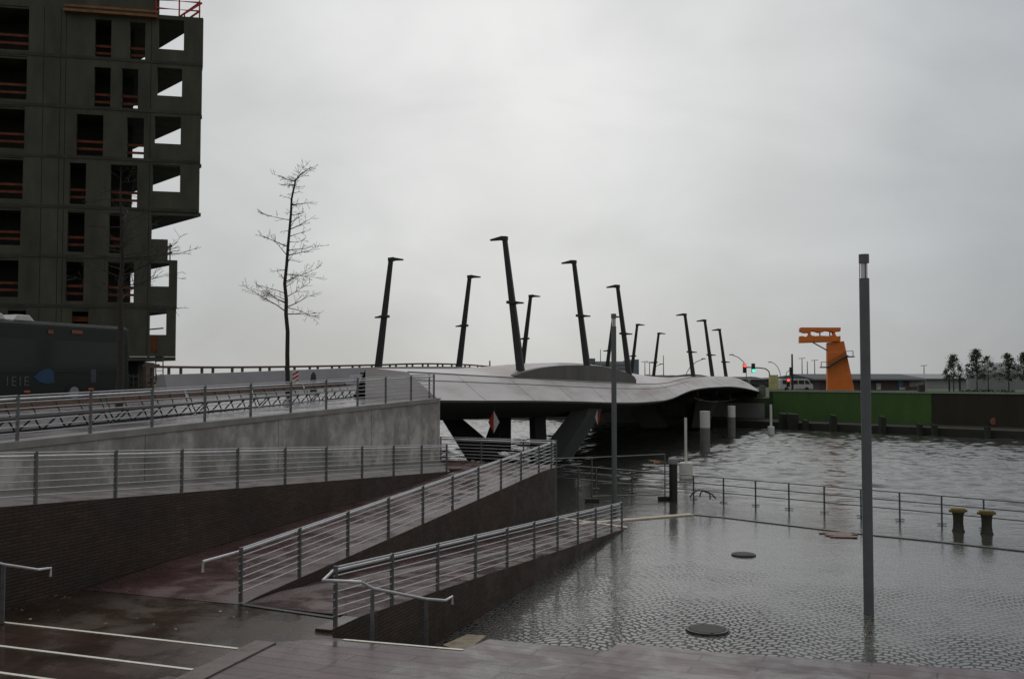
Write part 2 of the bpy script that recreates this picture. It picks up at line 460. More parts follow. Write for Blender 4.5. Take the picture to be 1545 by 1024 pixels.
# ------------------------------------------------------------------ mesh building
class MB:
    def __init__(s):
        s.v, s.f = [], []

    def poly(s, pts):
        n = len(s.v)
        s.v += [tuple(p) for p in pts]
        s.f.append(list(range(n, n + len(pts))))

    def prism(s, pts, d):                 # closed outline pts swept by vector d
        n, k = len(s.v), len(pts)
        d = V(d)
        s.v += [tuple(V(p)) for p in pts] + [tuple(V(p) + d) for p in pts]
        s.f.append(list(range(n, n + k))[::-1])
        s.f.append(list(range(n + k, n + 2 * k)))
        for i in range(k):
            j = (i + 1) % k
            s.f.append([n + i, n + j, n + k + j, n + k + i])

    def slab(s, top, zb):                 # top outline with its own heights, flat bottom
        n, k = len(s.v), len(top)
        s.v += [tuple(p) for p in top] + [(p[0], p[1], zb) for p in top]
        s.f.append(list(range(n, n + k)))
        s.f.append(list(range(n + k, n + 2 * k))[::-1])
        for i in range(k):
            j = (i + 1) % k
            s.f.append([n + i, n + k + i, n + k + j, n + j])

    def obox(s, o, ax, ay, az):           # box from corner o along three vectors
        o, ax, ay, az = V(o), V(ax), V(ay), V(az)
        s.prism([o, o + ax, o + ax + ay, o + ay], az)

    def box(s, c, sx, sy, sz):
        c = V(c)
        s.obox(c - V((sx / 2, sy / 2, sz / 2)), (sx, 0, 0), (0, sy, 0), (0, 0, sz))

    def bar(s, a, b, w, h, up=(0, 0, 1), w2=None, h2=None):   # bar a->b, w across, h along up
        a, b = V(a), V(b)
        d = (b - a).normalized()
        x = d.cross(V(up)).normalized()
        y = x.cross(d).normalized()
        w2, h2 = w2 or w, h2 or h
        n = len(s.v)
        for p, ww, hh in ((a, w, h), (b, w2, h2)):
            for q, r in ((-1, -1), (1, -1), (1, 1), (-1, 1)):
                s.v.append(tuple(p + x * q * ww / 2 + y * r * hh / 2))
        s.f += [[n + 3, n + 2, n + 1, n], [n + 4, n + 5, n + 6, n + 7]]
        for i in range(4):
            j = (i + 1) % 4
            s.f.append([n + i, n + j, n + 4 + j, n + 4 + i])

    def tube(s, path, r, seg=8, cap=True):
        path = [V(p) for p in path]
        rs = r if isinstance(r, (list, tuple)) else [r] * len(path)
        n = len(s.v)
        up = V((0, 0, 1))
        x = None
        for i, p in enumerate(path):
            d = (path[min(i + 1, len(path) - 1)] - path[max(i - 1, 0)])
            d = d.normalized() if d.length > 1e-9 else up
            if x is None:
                x = d.cross(up if abs(d.z) < 0.9 else V((1, 0, 0))).normalized()
            else:
                x = (x - d * x.dot(d)).normalized()
            y = d.cross(x)
            for k in range(seg):
                a = 2 * math.pi * k / seg
                s.v.append(tuple(p + (x * math.cos(a) + y * math.sin(a)) * rs[i]))
        for i in range(len(path) - 1):
            for k in range(seg):
                j = (k + 1) % seg
                s.f.append([n + i * seg + k, n + i * seg + j, n + (i + 1) * seg + j, n + (i + 1) * seg + k])
        if cap:
            s.f.append([n + k for k in range(seg)][::-1])
            s.f.append([n + (len(path) - 1) * seg + k for k in range(seg)])

    def lathe(s, c, prof, seg=20):        # prof: list of (radius, z)
        s.tube([V(c) + V((0, 0, z)) for r_, z in prof], [max(r_, 1e-4) for r_, z in prof], seg)

    def grid(s, rows, flip=False):
        n, k = len(s.v), len(rows[0])
        for r_ in rows:
            s.v += [tuple(p) for p in r_]
        for i in range(len(rows) - 1):
            for j in range(k - 1):
                q = [n + i * k + j, n + i * k + j + 1, n + (i + 1) * k + j + 1, n + (i + 1) * k + j]
                s.f.append(q[::-1] if flip else q)

    def build(s, name, m, parent=None, smooth=False, bevel=0, recalc=True):
        me = bpy.data.meshes.new(name)
        org = V(parent['o']) if parent is not None and 'o' in parent else V((0, 0, 0))
        me.from_pydata([tuple(V(p) - org) for p in s.v], [], s.f)
        if recalc:
            bm = bmesh.new()
            bm.from_mesh(me)
            bmesh.ops.recalc_face_normals(bm, faces=bm.faces)
            bm.to_mesh(me)
            bm.free()
        me.materials.append(m)
        if smooth:
            me.polygons.foreach_set('use_smooth', [True] * len(me.polygons))
            try:
                me.set_sharp_from_angle(angle=R(40))
            except Exception:
                pass
        o = bpy.data.objects.new(name, me)
        C.objects.link(o)
        if parent is not None:
            o.parent = parent
        if bevel:
            md = o.modifiers.new('bevel', 'BEVEL')
            md.width = bevel
            md.segments = 2
        return o


ORIG = {}


class Root:
    """an Empty plus its own world origin, so parts can be given in world points"""


def thing(name, label, cat, loc=(0, 0, 0), group=None):
    o = bpy.data.objects.new(name, None)
    o.empty_display_size = 0.3
    o.location = loc
    C.objects.link(o)
    o['label'] = label
    o['category'] = cat
    if group:
        o['group'] = group
    o['o'] = tuple(loc)
    return o


def tag(o, label, cat, group=None):
    o['label'] = label
    o['category'] = cat
    if group:
        o['group'] = group
    return o


def struct(o):
    o['kind'] = 'structure'
    return o


def child_of(part, sub):                 # sub-part under a part (both meshes hold the same local frame)
    sub.parent = part
    return sub


def copy_thing(root, loc, rotz, label, group=None):
    r = root.copy()
    C.objects.link(r)
    r.location = loc
    r.rotation_euler = (0, 0, rotz)
    r['label'] = label
    if group:
        r['group'] = group
    for ch in list(root.children):
        c = ch.copy()
        C.objects.link(c)
        c.parent = r
        for gch in list(ch.children):
            d = gch.copy()
            C.objects.link(d)
            d.parent = c
    return r



UP = V((0, 0, 1))
# =================================================================== SETTING
# river and land
import numpy as np


def wave_sheet(name, x0, x1, y0, y1, step, zoff=0.0):
    """one sheet of choppy water, calm towards the flooded plaza and at its outer edge"""
    nx, ny = int((x1 - x0) / step) + 1, int((y1 - y0) / step) + 1
    X, Y = np.meshgrid(np.linspace(x0, x1, nx), np.linspace(y0, y1, ny))
    rs = np.random.RandomState(4)
    Z = np.zeros_like(X)
    n = 46
    for k in range(n):
        lam = 0.62 * (2.9 / 0.62) ** rs.rand()
        ang = 0.9 + rs.randn() * 0.75
        sl = 0.17 * math.sqrt(2.0 / n)
        kx, ky = 2 * math.pi / lam * math.cos(ang), 2 * math.pi / lam * math.sin(ang)
        wx = X + 0.5 * np.sin(Y * 0.21 + k)
        wy = Y + 0.5 * np.sin(X * 0.17 + 2 * k)
        ph = kx * wx + ky * wy + rs.rand() * 6.28
        gust = 0.85 + 0.25 * np.sin(X * 0.05 + Y * 0.031 + k) * np.sin(Y * 0.043 - k * 1.7)
        Z += gust * sl * lam / (2 * math.pi) * np.sin(ph)
    # beyond the quay fence line (1,-1 direction) the water is open
    d = (X + Y - 52.2) / 1.414
    f = np.clip((d + 1.0) / 9.0, 0, 1)
    f = f * f * (3 - 2 * f)
    edge = np.minimum(np.minimum(X - x0, x1 - X), np.minimum(Y - y0, y1 - Y))
    f = f * np.clip(edge / 6.0, 0, 1)
    Z = Z * f + zoff
    me = bpy.data.meshes.new(name)
    co = np.stack([X, Y, Z], -1).reshape(-1, 3).astype(np.float32)
    idx = np.arange(nx * ny).reshape(ny, nx)
    q = np.stack([idx[:-1, :-1], idx[:-1, 1:], idx[1:, 1:], idx[1:, :-1]], -1).reshape(-1, 4)
    me.vertices.add(len(co))
    me.vertices.foreach_set('co', co.ravel())
    me.loops.add(q.size)
    me.loops.foreach_set('vertex_index', q.ravel().astype(np.int32))
    me.polygons.add(len(q))
    me.polygons.foreach_set('loop_start', np.arange(0, q.size, 4, dtype=np.int32))
    me.polygons.foreach_set('use_smooth', np.ones(len(q), dtype=bool))
    # flat water on to the horizon, sharing the level of the sheet's calm edge
    me.update(calc_edges=True)
    me.validate()
    me.materials.append(M_WATER)
    o = bpy.data.objects.new(name, me)
    C.objects.link(o)
    return o


struct(wave_sheet('river_water', -34, 62, 22, 134, 0.2))
mb = MB()
for a_ in ([(-400, 4, 0), (500, 4, 0), (500, 22, 0), (-400, 22, 0)], [(-400, 134, 0), (500, 134, 0), (500, 900, 0), (-400, 900, 0)], [(-400, 22, 0), (-34, 22, 0), (-34, 134, 0), (-400, 134, 0)], [(62, 22, 0), (500, 22, 0), (500, 134, 0), (62, 134, 0)]):
    mb.poly(a_)
struct(mb.build('outer_water', M_WATER))
mb = MB()
mb.poly([(-3000, -600, -3), (3000, -600, -3), (3000, 5000, -3), (-3000, 5000, -3)])
struct(mb.build('river_bed', mat('river_mud', (0.04, 0.035, 0.025), 0.9)))

# plaza of setts, just awash
F2 = gnd(945, 797, 0.03)
kerb_px = [(868, 791.5), (1045, 776.5), (1092, 781), (1240, 799), (1300, 806), (1400, 816), (1545, 832), (1900, 872)]
kerb_w = [gnd(x, y, 0.03) for x, y in kerb_px]
mb = MB()
mb.slab([V((-8, 11, 0.03)), V((40, 9, 0.03)), V((40, 22, 0.03))] + kerb_w[::-1] + [gnd(900, 797, 0.03), V((-3.2, 20, 0.03))], -1.2)
struct(mb.build('plaza_ground', M_SETT))
mb = MB()
for a, b_ in zip(kerb_w[:1], kerb_w[1:2]):
    d = (b_ - a).normalized()
    nn = V((-d.y, d.x, 0))
    mb.obox(a + V((0, 0, -0.4)) - nn * 0.12, b_ - a, nn * 0.34, (0, 0, 0.45))
struct(mb.build('plaza_kerb', M_KERB, bevel=0.02))
mb = MB()
for a, b_ in zip(kerb_w[1:-1], kerb_w[2:]):
    d = (b_ - a).normalized()
    nn = V((-d.y, d.x, 0))
    mb.obox(a + V((0, 0, -0.4)) - nn * 0.01, (b_ - a) * 0.998, nn * 0.16, (0, 0, 0.436))
struct(mb.build('quay_kerb', mat('grey_kerb', (0.06, 0.057, 0.05), 0.3, 0.2, 4), bevel=0.02))

# ------------------------------------------------------------------ ramps
ZL = 1.27
N2 = gnd(500, 950, ZL)
N1 = gnd(366, 908, ZL)
F1 = gnd(838, 705, 2.0)
W3F = gnd(679, 711, 2.0)
W3N = at(0, 765, 17.7)
d3 = (W3N - W3F)
W3X = W3F + d3 * 1.55                   # beyond the left frame edge
W4F = at(664, 600, 40.6)
W4N = at(0, 668, 20.6)
W4X = W4F + (W4N - W4F) * 1.6


def zmix(a, b, f):
    return a + (b - a) * f


def lower(p, z):
    return V((p.x, p.y, z))


# lower ramp
N1b = lower(N1, ZL)
F1b = lower(F1, 0.03) + (F2 - lower(F1, 0.03)) * 0.03
dn2 = (lower(F2, 0) - lower(N2, 0)).normalized()
S1 = N2 + dn2 * 1.0                      # where the slope begins
n_in = V((-dn2.y, dn2.x, 0))             # to the left, towards the upper ramp
ln_ = (lower(gnd(548, 931, ZL), 0) - lower(N2, 0)).dot(dn2)
S1 = N2 + dn2 * ln_
dz5 = V((0, 0, -0.046))
t1 = thing('lower_ramp', 'dark brick ramp sloping down to the flooded cobbled plaza', 'ramp', lower(N2, 0))
mb = MB()
top_ = [S1, F2, gnd(846, 783, 0.03), N1b + dn2 * 1.2 + dz5, N1b + dn2 * 0.05 + dz5]
mb.slab(top_, -1.0)
mb.build('brick_wall', M_BRICK, t1)
mb = MB()
mb.slab([N2, S1 - dn2 * 0.002, S1 - dn2 * 0.002 + n_in * 0.3, N2 + n_in * 0.3], -1.0)
mb.build('curb_end', M_BRICK, t1)
mb = MB()
e = V((0, 0, 0.004))
mb.poly([p + e for p in top_])
mb.build('paving', M_PAVE, t1)
mb = MB()
mb.poly([p + e for p in (N2, S1 - dn2 * 0.002, S1 - dn2 * 0.002 + n_in * 0.3, N2 + n_in * 0.3)])
mb.build('curb_paving', M_PAVE, t1)
mb = MB()
a, b_ = F2, gnd(846, 783, 0.03)
mb.obox(a + V((0, 0, -0.2)), b_ - a, dn2 * 0.3, (0, 0, 0.235))
mb.build('foot_kerb', M_KERB, t1)
# upper ramp
d1 = (lower(F1, 0) - lower(N1, 0)).normalized()
n1l = V((-d1.y, d1.x, 0))


def foot3(p):                            # nearest point on the third wall's line
    a, b_ = lower(W3F, 0), lower(W3X, 0)
    dd = (b_ - a).normalized()
    return a + dd * (lower(p, 0) - a).dot(dd)


t2 = thing('upper_ramp', 'brick ramp with brown end wall rising from the steps to the landing', 'ramp', lower(N1, 0))
L1 = lower(foot3(N1), ZL)
L1f = lower(foot3(F1 - d1 * 1.6), 2.0)
S1u = N1 + d1 * 0.5
L1s = lower(foot3(S1u), ZL)
F1s = F1 - d1 * 1.6
F1s.z = 2.0
mb = MB()
mb.slab([N1 + dz5, S1u, F1s, L1f, L1s, L1 + dz5], -1.0)
mb.build('brick_wall', M_BRICK, t2)
mb = MB()
mb.poly([p + e for p in (N1 + dz5, S1u, F1s, L1f, L1s, L1 + dz5)])
mb.build('paving', M_PAVE, t2)
mb = MB()
ds_ = S1 + n_in * 0.3 + dz5 + UP * 0.002
mb.obox(ds_ - dn2 * 0.1, (N1b + dn2 * 0.05 + dz5 + UP * 0.002 - ds_), dn2 * 0.12, (0, 0, 0.01))
mb.build('drain_slot', M_DARK, t1)
# landing that joins them
mb = MB()
LE = gnd(664, 694, 2.0)
LB = F1 + d1 * 0.9 + n1l * 0.2
LA = LE + V((-0.6, 0.6, 0))
land = [F1s, F1, lower(LB, 2.0), LA, lower(W3F, 2.0) + V((-0.6, 0.3, 0)), L1f]
mb.slab(land, -1.0)
mb.build('landing_wall', M_BRICK, t2)
mb = MB()
mb.poly([p + e for p in land])
mb.build('landing_paving', M_PAVE, t2)
# third ramp, up to the promenade
t3 = thing('top_ramp', 'long brick ramp running up left below the bare concrete wall', 'ramp', lower(W3F, 0))
dd4 = (lower(W4X, 0) - lower(W4F, 0)).normalized()
n4r = V((-dd4.y, dd4.x, 0))
if n4r.x < 0:
    n4r = -n4r
q = [W3F, W3X, lower(W4X, W3X.z), lower(W4F, 2.0)]
mb = MB()
mb.slab(q, -1.0)
mb.build('brick_wall', M_BRICK, t3)
mb = MB()
mb.poly([p + e for p in q])
mb.build('paving', mat('ramp_pavers_grey', (0.16, 0.14, 0.135), 0.4, 0.2, 2, rvar=0.15), t3)
# concrete retaining wall with a coping
t4 = thing('retaining_wall', 'bare streaky concrete wall carrying the promenade and its railing', 'wall', lower(W4F, 0))
mb = MB()
nl = -n4r
th = 0.35
cz = V((0, 0, -0.17))
seg = 6
pts = [W4F + (W4X - W4F) * i / seg for i in range(seg + 1)]
for a, b_ in zip(pts, pts[1:]):
    g_ = (b_ - a).normalized() * 0.012
    a2, b2 = a + g_, b_ - g_
    mb.slab([a2 + cz, b2 + cz, b2 + cz + nl * th, a2 + cz + nl * th], -1.0)
mb.build('wall_panels', M_CONC, t4)
mb = MB()
mb.slab([p + cz + nl * 0.1 - V((0, 0, 0.02)) for p in (W4F - (W4X - W4F).normalized() * -0.05, W4X)] + [p + cz + nl * 0.3 - V((0, 0, 0.02)) for p in (W4X, W4F - (W4X - W4F).normalized() * -0.05)], -1.0)
mb.build('joint_filler', M_RUBBER, t4)
mb = MB()
a, b_ = W4F, W4X
mb.prism([a + n4r * 0.04, a + nl * 0.45, a + nl * 0.45 + cz * 0.97, a + n4r * 0.04 + cz * 0.97], b_ - a)
mb.build('coping', mat('coping_concrete', (0.27, 0.26, 0.245), 0.7, 0.2, 1.5), t4, bevel=0.01)
# end wall of the abutment, facing the water
mb = MB()
a = W4F + nl * 0.351
mb.slab([lower(a, W4F.z - 0.05), lower(a + nl * 16, W4F.z - 0.05), lower(a + nl * 16 - D * 0.5, W4F.z - 0.05), lower(a - D * 0.5, W4F.z - 0.05)], -2)
mb.build('abutment_wall', M_CONC, t4)

# promenade and road: one plane rising gently to the bridge
S_PROM = (W4F.z - W4N.z) / (lower(W4F, 0) - lower(W4N, 0)).length


def zp(p):
    return W4F.z - 0.03 - S_PROM * (lower(W4F, 0) - lower(p, 0)).dot(D)


def prom(p):
    return V((p.x, p.y, zp(p)))


A4, B4 = W4F + nl * 0.451, W4X + nl * 0.451
mb = MB()
mb.slab([prom(A4), prom(B4), prom(B4 + nl * 11), prom(A4 + nl * 11 + D * 2.5)], -1)
struct(mb.build('promenade', M_PROM))
mb = MB()
mb.slab([prom(p) - V((0, 0, 0.12)) for p in (A4 + nl * 11.0 + D * 2.5, B4 + nl * 11.0, B4 + nl * 60, A4 + nl * 40 + D * 2.5)], -1)
struct(mb.build('road', M_ROAD))
mb = MB()
p0 = A4 + nl * 16
mb.slab([lower(p0 + D * 0.02, 4.2), lower(p0 + nl * 120, 4.2), lower(p0 + nl * 120 + D * 60, 4.2), lower(p0 + nl * 22 + D * 60, 4.2), lower(p0 + nl * 8, 4.2)], -2)
struct(mb.build('building_ground', mat('muddy_ground', (0.06, 0.055, 0.045), 0.8, 0.3, 1)))

# landing in front of the ramps, steps and deck
flA, flB = gnd(386, 968, 1.29), gnd(292, 1024, 1.29)
fd = (flB - flA).normalized()
flC = flA + fd * 14
mb = MB()
L3 = lower(foot3(N1), ZL)
L3x = L3 + d3.normalized() * 12
mb.slab([p - V((0, 0, 0.05)) for p in (N2, N2 + n_in * 0.302, S1 + n_in * 0.302 - dn2 * 0.002, N1b + dn2 * 0.05, N1, L3)] + [lower(L3x, ZL - 0.05), V((-16, 8, ZL - .05)), V((-3, 8, ZL - .05)), lower(gnd(505, 963, ZL), ZL - .05)], -1)
struct(mb.build('landing_ground', M_LAND))
DSL = 0.052


def dkz(p, add=0.0):
    d_ = max(0.0, (lower(flA, 0) - lower(p, 0)).dot(D))
    return V((p.x, p.y, ZD + add + DSL * d_))


deck_px = [(505, 962), (700, 978.5), (738, 963.5), (917, 981), (934, 969), (1100, 985), (1560, 1015)]
ZD = 1.29
dk = [gnd(x, y, ZD) for x, y in deck_px]
mb = MB()
dedge = [flA + V((0.3, 0, 0))] + dk + [dk[-1] + V((14, -1, 0))]
drear = [dkz(V((24, -2, 0))), dkz(V((-2.2, -2, 0))), dkz(flC + V((0.3, 0, 0)))]
mb.slab([lower(p, ZD) for p in dedge] + [lower(dedge[-1] - D * 2.2, ZD), lower(dedge[0] - D * 0.01, ZD)], -1)
up_ = [lower(dedge[0] - D * 0.01, ZD), lower(dedge[-1] - D * 2.2, ZD)]
mb.slab([up_[0], up_[1], dkz(up_[1] - D * 16), dkz(up_[0] - D * 16)], -1)
struct(mb.build('deck_ground', M_DECK))
# steps going up towards the viewer on the left
ts = thing('broad_steps', 'broad dark brick steps with white nosing strips at the lower left', 'steps', lower(flA, 0))
rise = 0.07
step_px = [((-90, 927), (376, 979)), ((-90, 962), (296, 1011.5)), ((-90, 1001), (80, 1025))]
prev = None
noses = []
for i, (a, b_) in enumerate(step_px):
    z = 1.27 + rise * (i + 1)
    A, B = gnd(*a, z), gnd(*b_, z)
    noses.append((A, B))
ndir = (noses[0][1] - noses[0][0]).normalized()
for i in range(14):
    z = 1.27 + rise * (i + 1)
    if i < 3:
        A, B = noses[i]
    else:
        A, B = noses[2][0] - D * 0.95 * (i - 2), noses[2][1] - D * 0.95 * (i - 2)
        A, B = lower(A, z), lower(B, z)
    # clip the right end to the flank line
    den = ndir.x * fd.y - ndir.y * fd.x
    rr = lower(flA, 0) - lower(A, 0)
    s_ = (rr.x * fd.y - rr.y * fd.x) / den
    B = A + ndir * s_ - ndir * 0.01
    B.z = z
    A2, B2 = A - D * 3.2, B + fd * 3.2
    A2.z = B2.z = z
    mb = MB()
    A0 = A - ndir * 6
    A20 = A2 - ndir * 6
    mb.slab([A0, B, B2, A20], 1.0)
    mb.build('step', M_STEP, ts)
    mb = MB()
    mb.obox(A0 + V((0, 0, 0.003)), B - A0, -D * 0.062, (0, 0, 0.006))
    mb.build('nosing_strip', M_NOSE, ts)
mb = MB()
mb.slab([dkz(flA, 0.03), dkz(flA + ndir * 0.36, 0.03), dkz(flC + ndir * 0.36, 0.03), dkz(flC, 0.03)], 0.9)
mb.build('border_strip', mat('border_brick', (0.12, 0.085, 0.078), 0.35, 0.2, 4, rvar=0.15), ts)
# flight of steps from the deck down to the plaza
tq = thing('quay_steps', 'brick steps with white edge going down beside the lower ramp wall', 'steps', lower(dk[0], 0))
for k in range(7):
    z = ZD - 0.17 * (k + 1)
    off = D * (0.45 * k)
    mb = MB()
    a, b_ = dk[0] + D * 0.002 + V((0.55, -0.08, 0)), dk[1] + D * 0.002
    a, b_ = lower(a + off, z), lower(b_ + off, z)
    mb.slab([a, b_, b_ + D * 0.449, a + D * 0.449], -0.6)
    mb.build('step', M_STEP, tq)
for (i, j) in ((2, 3), (4, 5), (5, 6)):
    for k in range(7):
        z = ZD - 0.17 * (k + 1)
        off = D * (0.45 * k)
        a, b_ = dk[i] + D * 0.003 + off, dk[j] + D * 0.003 + off
        mb = MB()
        mb.slab([lower(a, z), lower(b_, z), lower(b_ + D * 0.449, z), lower(a + D * 0.449, z)], -0.6)
        mb.build('step', M_STEP, tq)
mb = MB()
a, b_ = gnd(520, 963.5, ZD + 0.004), gnd(700, 979, ZD + 0.004)
mb.obox(a, b_ - a, -D * 0.06, (0, 0, 0.006))
mb.build('nosing_strip', M_NOSE, tq)
mb = MB()
c0 = gnd(683, 972, 0.3)
mb.slab([lower(gnd(668, 972, 0.25), 0.25), lower(gnd(700, 984, 0.25), 0.25), lower(gnd(734, 958, 0.25), 0.25), lower(gnd(705, 956, 0.25), 0.25)], -0.3)
mb.build('corner_stone', mat('mossy_stone', (0.24, 0.20, 0.14), 0.7, 0.35, 6, bump=0.4, bscale=12), tq)


# ------------------------------------------------------------------ railings
def railing(label, a, b, inset, first=0.0, spacing=2.05, h=0.95, rods=6, end_a=0, end_b=0, tails=None, group='steel ramp railings'):
    """a,b: ends on the slope edge; inset: horizontal vector to the walkway side"""
    a, b = V(a) + inset * 0.09, V(b) + inset * 0.09
    t = thing('railing', label, 'railing', a, group)
    L = (b - a).length
    d = (b - a).normalized()
    n = int((L - first) / spacing + 0.3)
    for i in range(n + 1):
        p = a + d * min(first + i * spacing, L)
        m_ = MB()
        hd = V((d.x, d.y, 0)).normalized()
        m_.obox(p - hd * 0.022 - inset * 0.032 - V((0, 0, 0.02)), hd * 0.044, inset * 0.064, V((0, 0, h + 0.04)))
        m_.build('post', M_POST, t)
    zs = [0.16 + (h - 0.30) * k / (rods - 1) for k in range(rods)]
    for z in zs:
        m_ = MB()
        m_.tube([a + UP * z + d * first - d * 0.06, b + UP * z + d * end_b], 0.012, 6)
        m_.build('rod', M_STEEL, t)
    m_ = MB()
    m_.tube([a + UP * h + d * first, b + UP * h + d * end_b], 0.016, 6)
    m_.build('top_rod', M_STEEL, t)
    m_ = MB()
    hp = [a + UP * (h - 0.075) + inset * 0.085 + d * first - d * end_a, b + UP * (h - 0.075) + inset * 0.085 + d * end_b]
    if tails:
        hp = [V(p) for p in tails] + hp
    m_.tube(hp, 0.027, 10)
    m_.build('handrail', M_STEEL, t, smooth=True)
    return t


up1 = n1l
railing('stainless railing with seven rods along the upper brick ramp edge', N1 + d1 * 0.02, F1 - d1 * 0.25, n1l, first=0.05,
        tails=[N1 + UP * 0.68 + n1l * 0.245 - d1 * 0.85, N1 + UP * 0.86 + n1l * 0.245 - d1 * 0.85], end_b=0.35)
hs2 = N2 + n_in * 0.245
tail2 = [at(545, 877.5, 15.75), at(487, 875, 15.9)]
railing('stainless railing along the lowest ramp beside the flooded cobbles', N2 + dn2 * 0.28, F2 - dn2 * 0.3, n_in, first=0.0, end_a=0.0)
w3d = (W3X - W3F).normalized()
railing('stainless railing on the long brick ramp before the concrete wall', W3F, W3X, -n4r, first=0.1)
w4d = (W4X - W4F).normalized()
railing('stainless railing along the promenade on top of the concrete wall', W4F + w4d * 0.35, W4X, nl, first=0.05, h=0.95)
railing('short stainless railing across the end of the promenade by the bridge', W4F + w4d * 0.1 + nl * 0.35, prom(W4F + nl * 4.4 - w4d * 0.5), w4d, first=0.05, spacing=1.5, h=0.95, end_a=0.2)
railing('stainless railing at the river side of the ramp landing', LA + V((0.4, -0.45, 0)), lower(LB, 2.0), (-d1), first=0.3, spacing=1.9)

# separate stair handrails on slim posts
th_ = thing('stair_handrail', 'bent steel handrail on two posts beside the lower ramp wall', 'handrail', gnd(562, 962, ZD))
P1, P2 = at(562, 889, 16.0), at(643, 905, 17.4)
mb = MB()
hA = N2 + dn2 * 0.28 + n_in * 0.245 + UP * 0.875
mb.tube([hA + dn2 * 0.3, tail2[1], tail2[0], P1 + UP * 0.02, P2 + UP * 0.02, at(672, 905.5, 17.9), at(682, 899.5, 18.0), at(682.5, 911, 18.0)], 0.026, 10)
mb.build('handrail', M_STEEL, th_, smooth=True)
for p in (P1, P2):
    mb = MB()
    mb.obox(p - V((0.03, 0.02, 0)), (0.06, 0, 0), (0, 0.04, 0), (0, 0, -1.0))
    mb.build('post', M_POST, th_)
th_ = thing('stair_handrail', 'short bent steel handrail in the shade at the left edge', 'handrail', gnd(5, 930, 1.4))
mb = MB()
PL = at(5, 851, 16.3)
mb.tube([at(-60, 835, 15.4), PL, at(57, 859, 17.0), at(77, 856.5, 17.1), at(76, 869, 17.1)], 0.024, 10)
mb.build('handrail', M_STEEL, th_, smooth=True)
mb = MB()
mb.obox(PL - V((0.03, 0.02, 0.02)), (0.06, 0, 0), (0, 0.04, 0), (0, 0, -0.92))
mb.build('post', M_POST, th_)

# ------------------------------------------------------------------ quay fence in the flood
fa, fb = V((-1.0, 53.2, 0)), V((26.0, 26.3, 0))
fdv = (fb - fa).normalized()
tf = thing('quay_fence', 'three rail steel fence standing in flood water along the quay edge', 'fence', fa)
flen = (fb - fa).length
k = 0
posts_px = [872, 899, 953, 1045, 1090, 1138, 1188, 1241, 1296, 1354, 1417, 1480, 1560]
for px in posts_px:
    kx = (px - 772.5) / FPX
    s_ = (kx * fa.y - fa.x) / (fdv.x - kx * fdv.y)
    p = fa + fdv * s_
    mb = MB()
    mb.bar(p + UP * -0.5, p + UP * 1.05, 0.05, 0.05, up=fdv)
    mb.build('post', M_POST, tf)
    mb = MB()
    mb.box(p + UP * 0.045, 0.32, 0.12, 0.03)
    mb.build('base_plate', M_POST, tf)
for z in (1.05, 0.74, 0.42):
    mb = MB()
    mb.tube([fa + UP * z, fb + UP * z], 0.024, 8)
    mb.build('rail', M_POST, tf, smooth=True)

# mobile site fence
tm = thing('site_fence', 'tall mobile steel fence panel standing in water near the mooring pile', 'fence', V((5, 43.6, 0)))
pa, pb, pc = at(822, 692, 43.0), at(893, 690, 43.3), at(1003, 685, 44.0)
mb = MB()
mb.tube([pa, pb, pc], 0.022, 8)
mb.tube([lower(pb, 0.25), lower(pc, 0.25)], 0.022, 8)
mb.build('frame_tube', M_POST, tm)
for p in (pb, pc):
    mb = MB()
    mb.tube([lower(p, 0.02), p], 0.026, 8)
    mb.build('post', M_POST, tm)
    mb = MB()
    mb.box(lower(p, 0.08), 0.62, 0.24, 0.16)
    mb.build('foot_block', mat('recycled_block', (0.03, 0.03, 0.02), 0.8), tm, bevel=0.02)
mb = MB()
mb.box(at(991, 697, 43.9), 0.28, 0.02, 0.07)
mb.build('reflector', mat('orange_reflector', (0.7, 0.3, 0.12), 0.4, 0.4, 12), tm)

# ladder handrail hoops
tl = thing('ladder_hoops', 'low bent tube ladder handles at the flooded quay edge', 'ladder')
y0 = 41.0
mb = MB()
mb.tube([at(1041, 750, y0), at(1045, 743.5, y0), at(1053, 739, y0), at(1066, 741, y0 - .2), at(1071, 743.5, y0 - .2), at(1071.5, 753, y0 - .2)], 0.03, 8)
mb.build('hoop', M_DARK, tl, smooth=True)
mb = MB()
mb.tube([at(1056, 749, y0 + .3), at(1057, 743, y0 + .3), at(1061, 740.5, y0 + .5), at(1074, 745, y0 + .5), at(1080, 752, y0 + .5)], 0.03, 8)
mb.build('hoop', M_DARK, tl, smooth=True)

# ------------------------------------------------------------------ lamp columns
def lamp_column(px, py, label):
    p = gnd(px, py, 0.0)
    t = thing('lamp_column', label, 'street lamp', p, 'slim grey lamp columns on the flooded plaza')
    H, r_ = 8.15, 0.112
    m_ = MB()
    m_.tube([p + UP * -0.3, p + UP * 7.6], r_, 24)
    m_.build('column', M_LAMP, t, smooth=True)
    m_ = MB()
    m_.tube([p + UP * 7.6, p + UP * 7.95], 0.075, 20)
    m_.build('light_cylinder', mat('opal_glass', (0.75, 0.76, 0.74), 0.3, 0.05, 3), t, smooth=True)
    for k in range(3):
        a = 0.5 + k * 2.094
        m_ = MB()
        o = V((math.cos(a) * 0.098, math.sin(a) * 0.098, 0))
        m_.tube([p + o + UP * 7.6, p + o + UP * 7.95], 0.009, 6)
        m_.build('cage_rod', M_DARK, t)
    m_ = MB()
    m_.tube([p + UP * 7.95, p + UP * 8.15], r_ + 0.002, 24)
    m_.build('cap', M_LAMP, t, smooth=True)
    return t


lamp_column(1311, 927, 'nearest slim grey lamp column rising from the cobbles at right')
lamp_column(927, 757, 'farther slim grey lamp column beside the foot of the lower ramp')

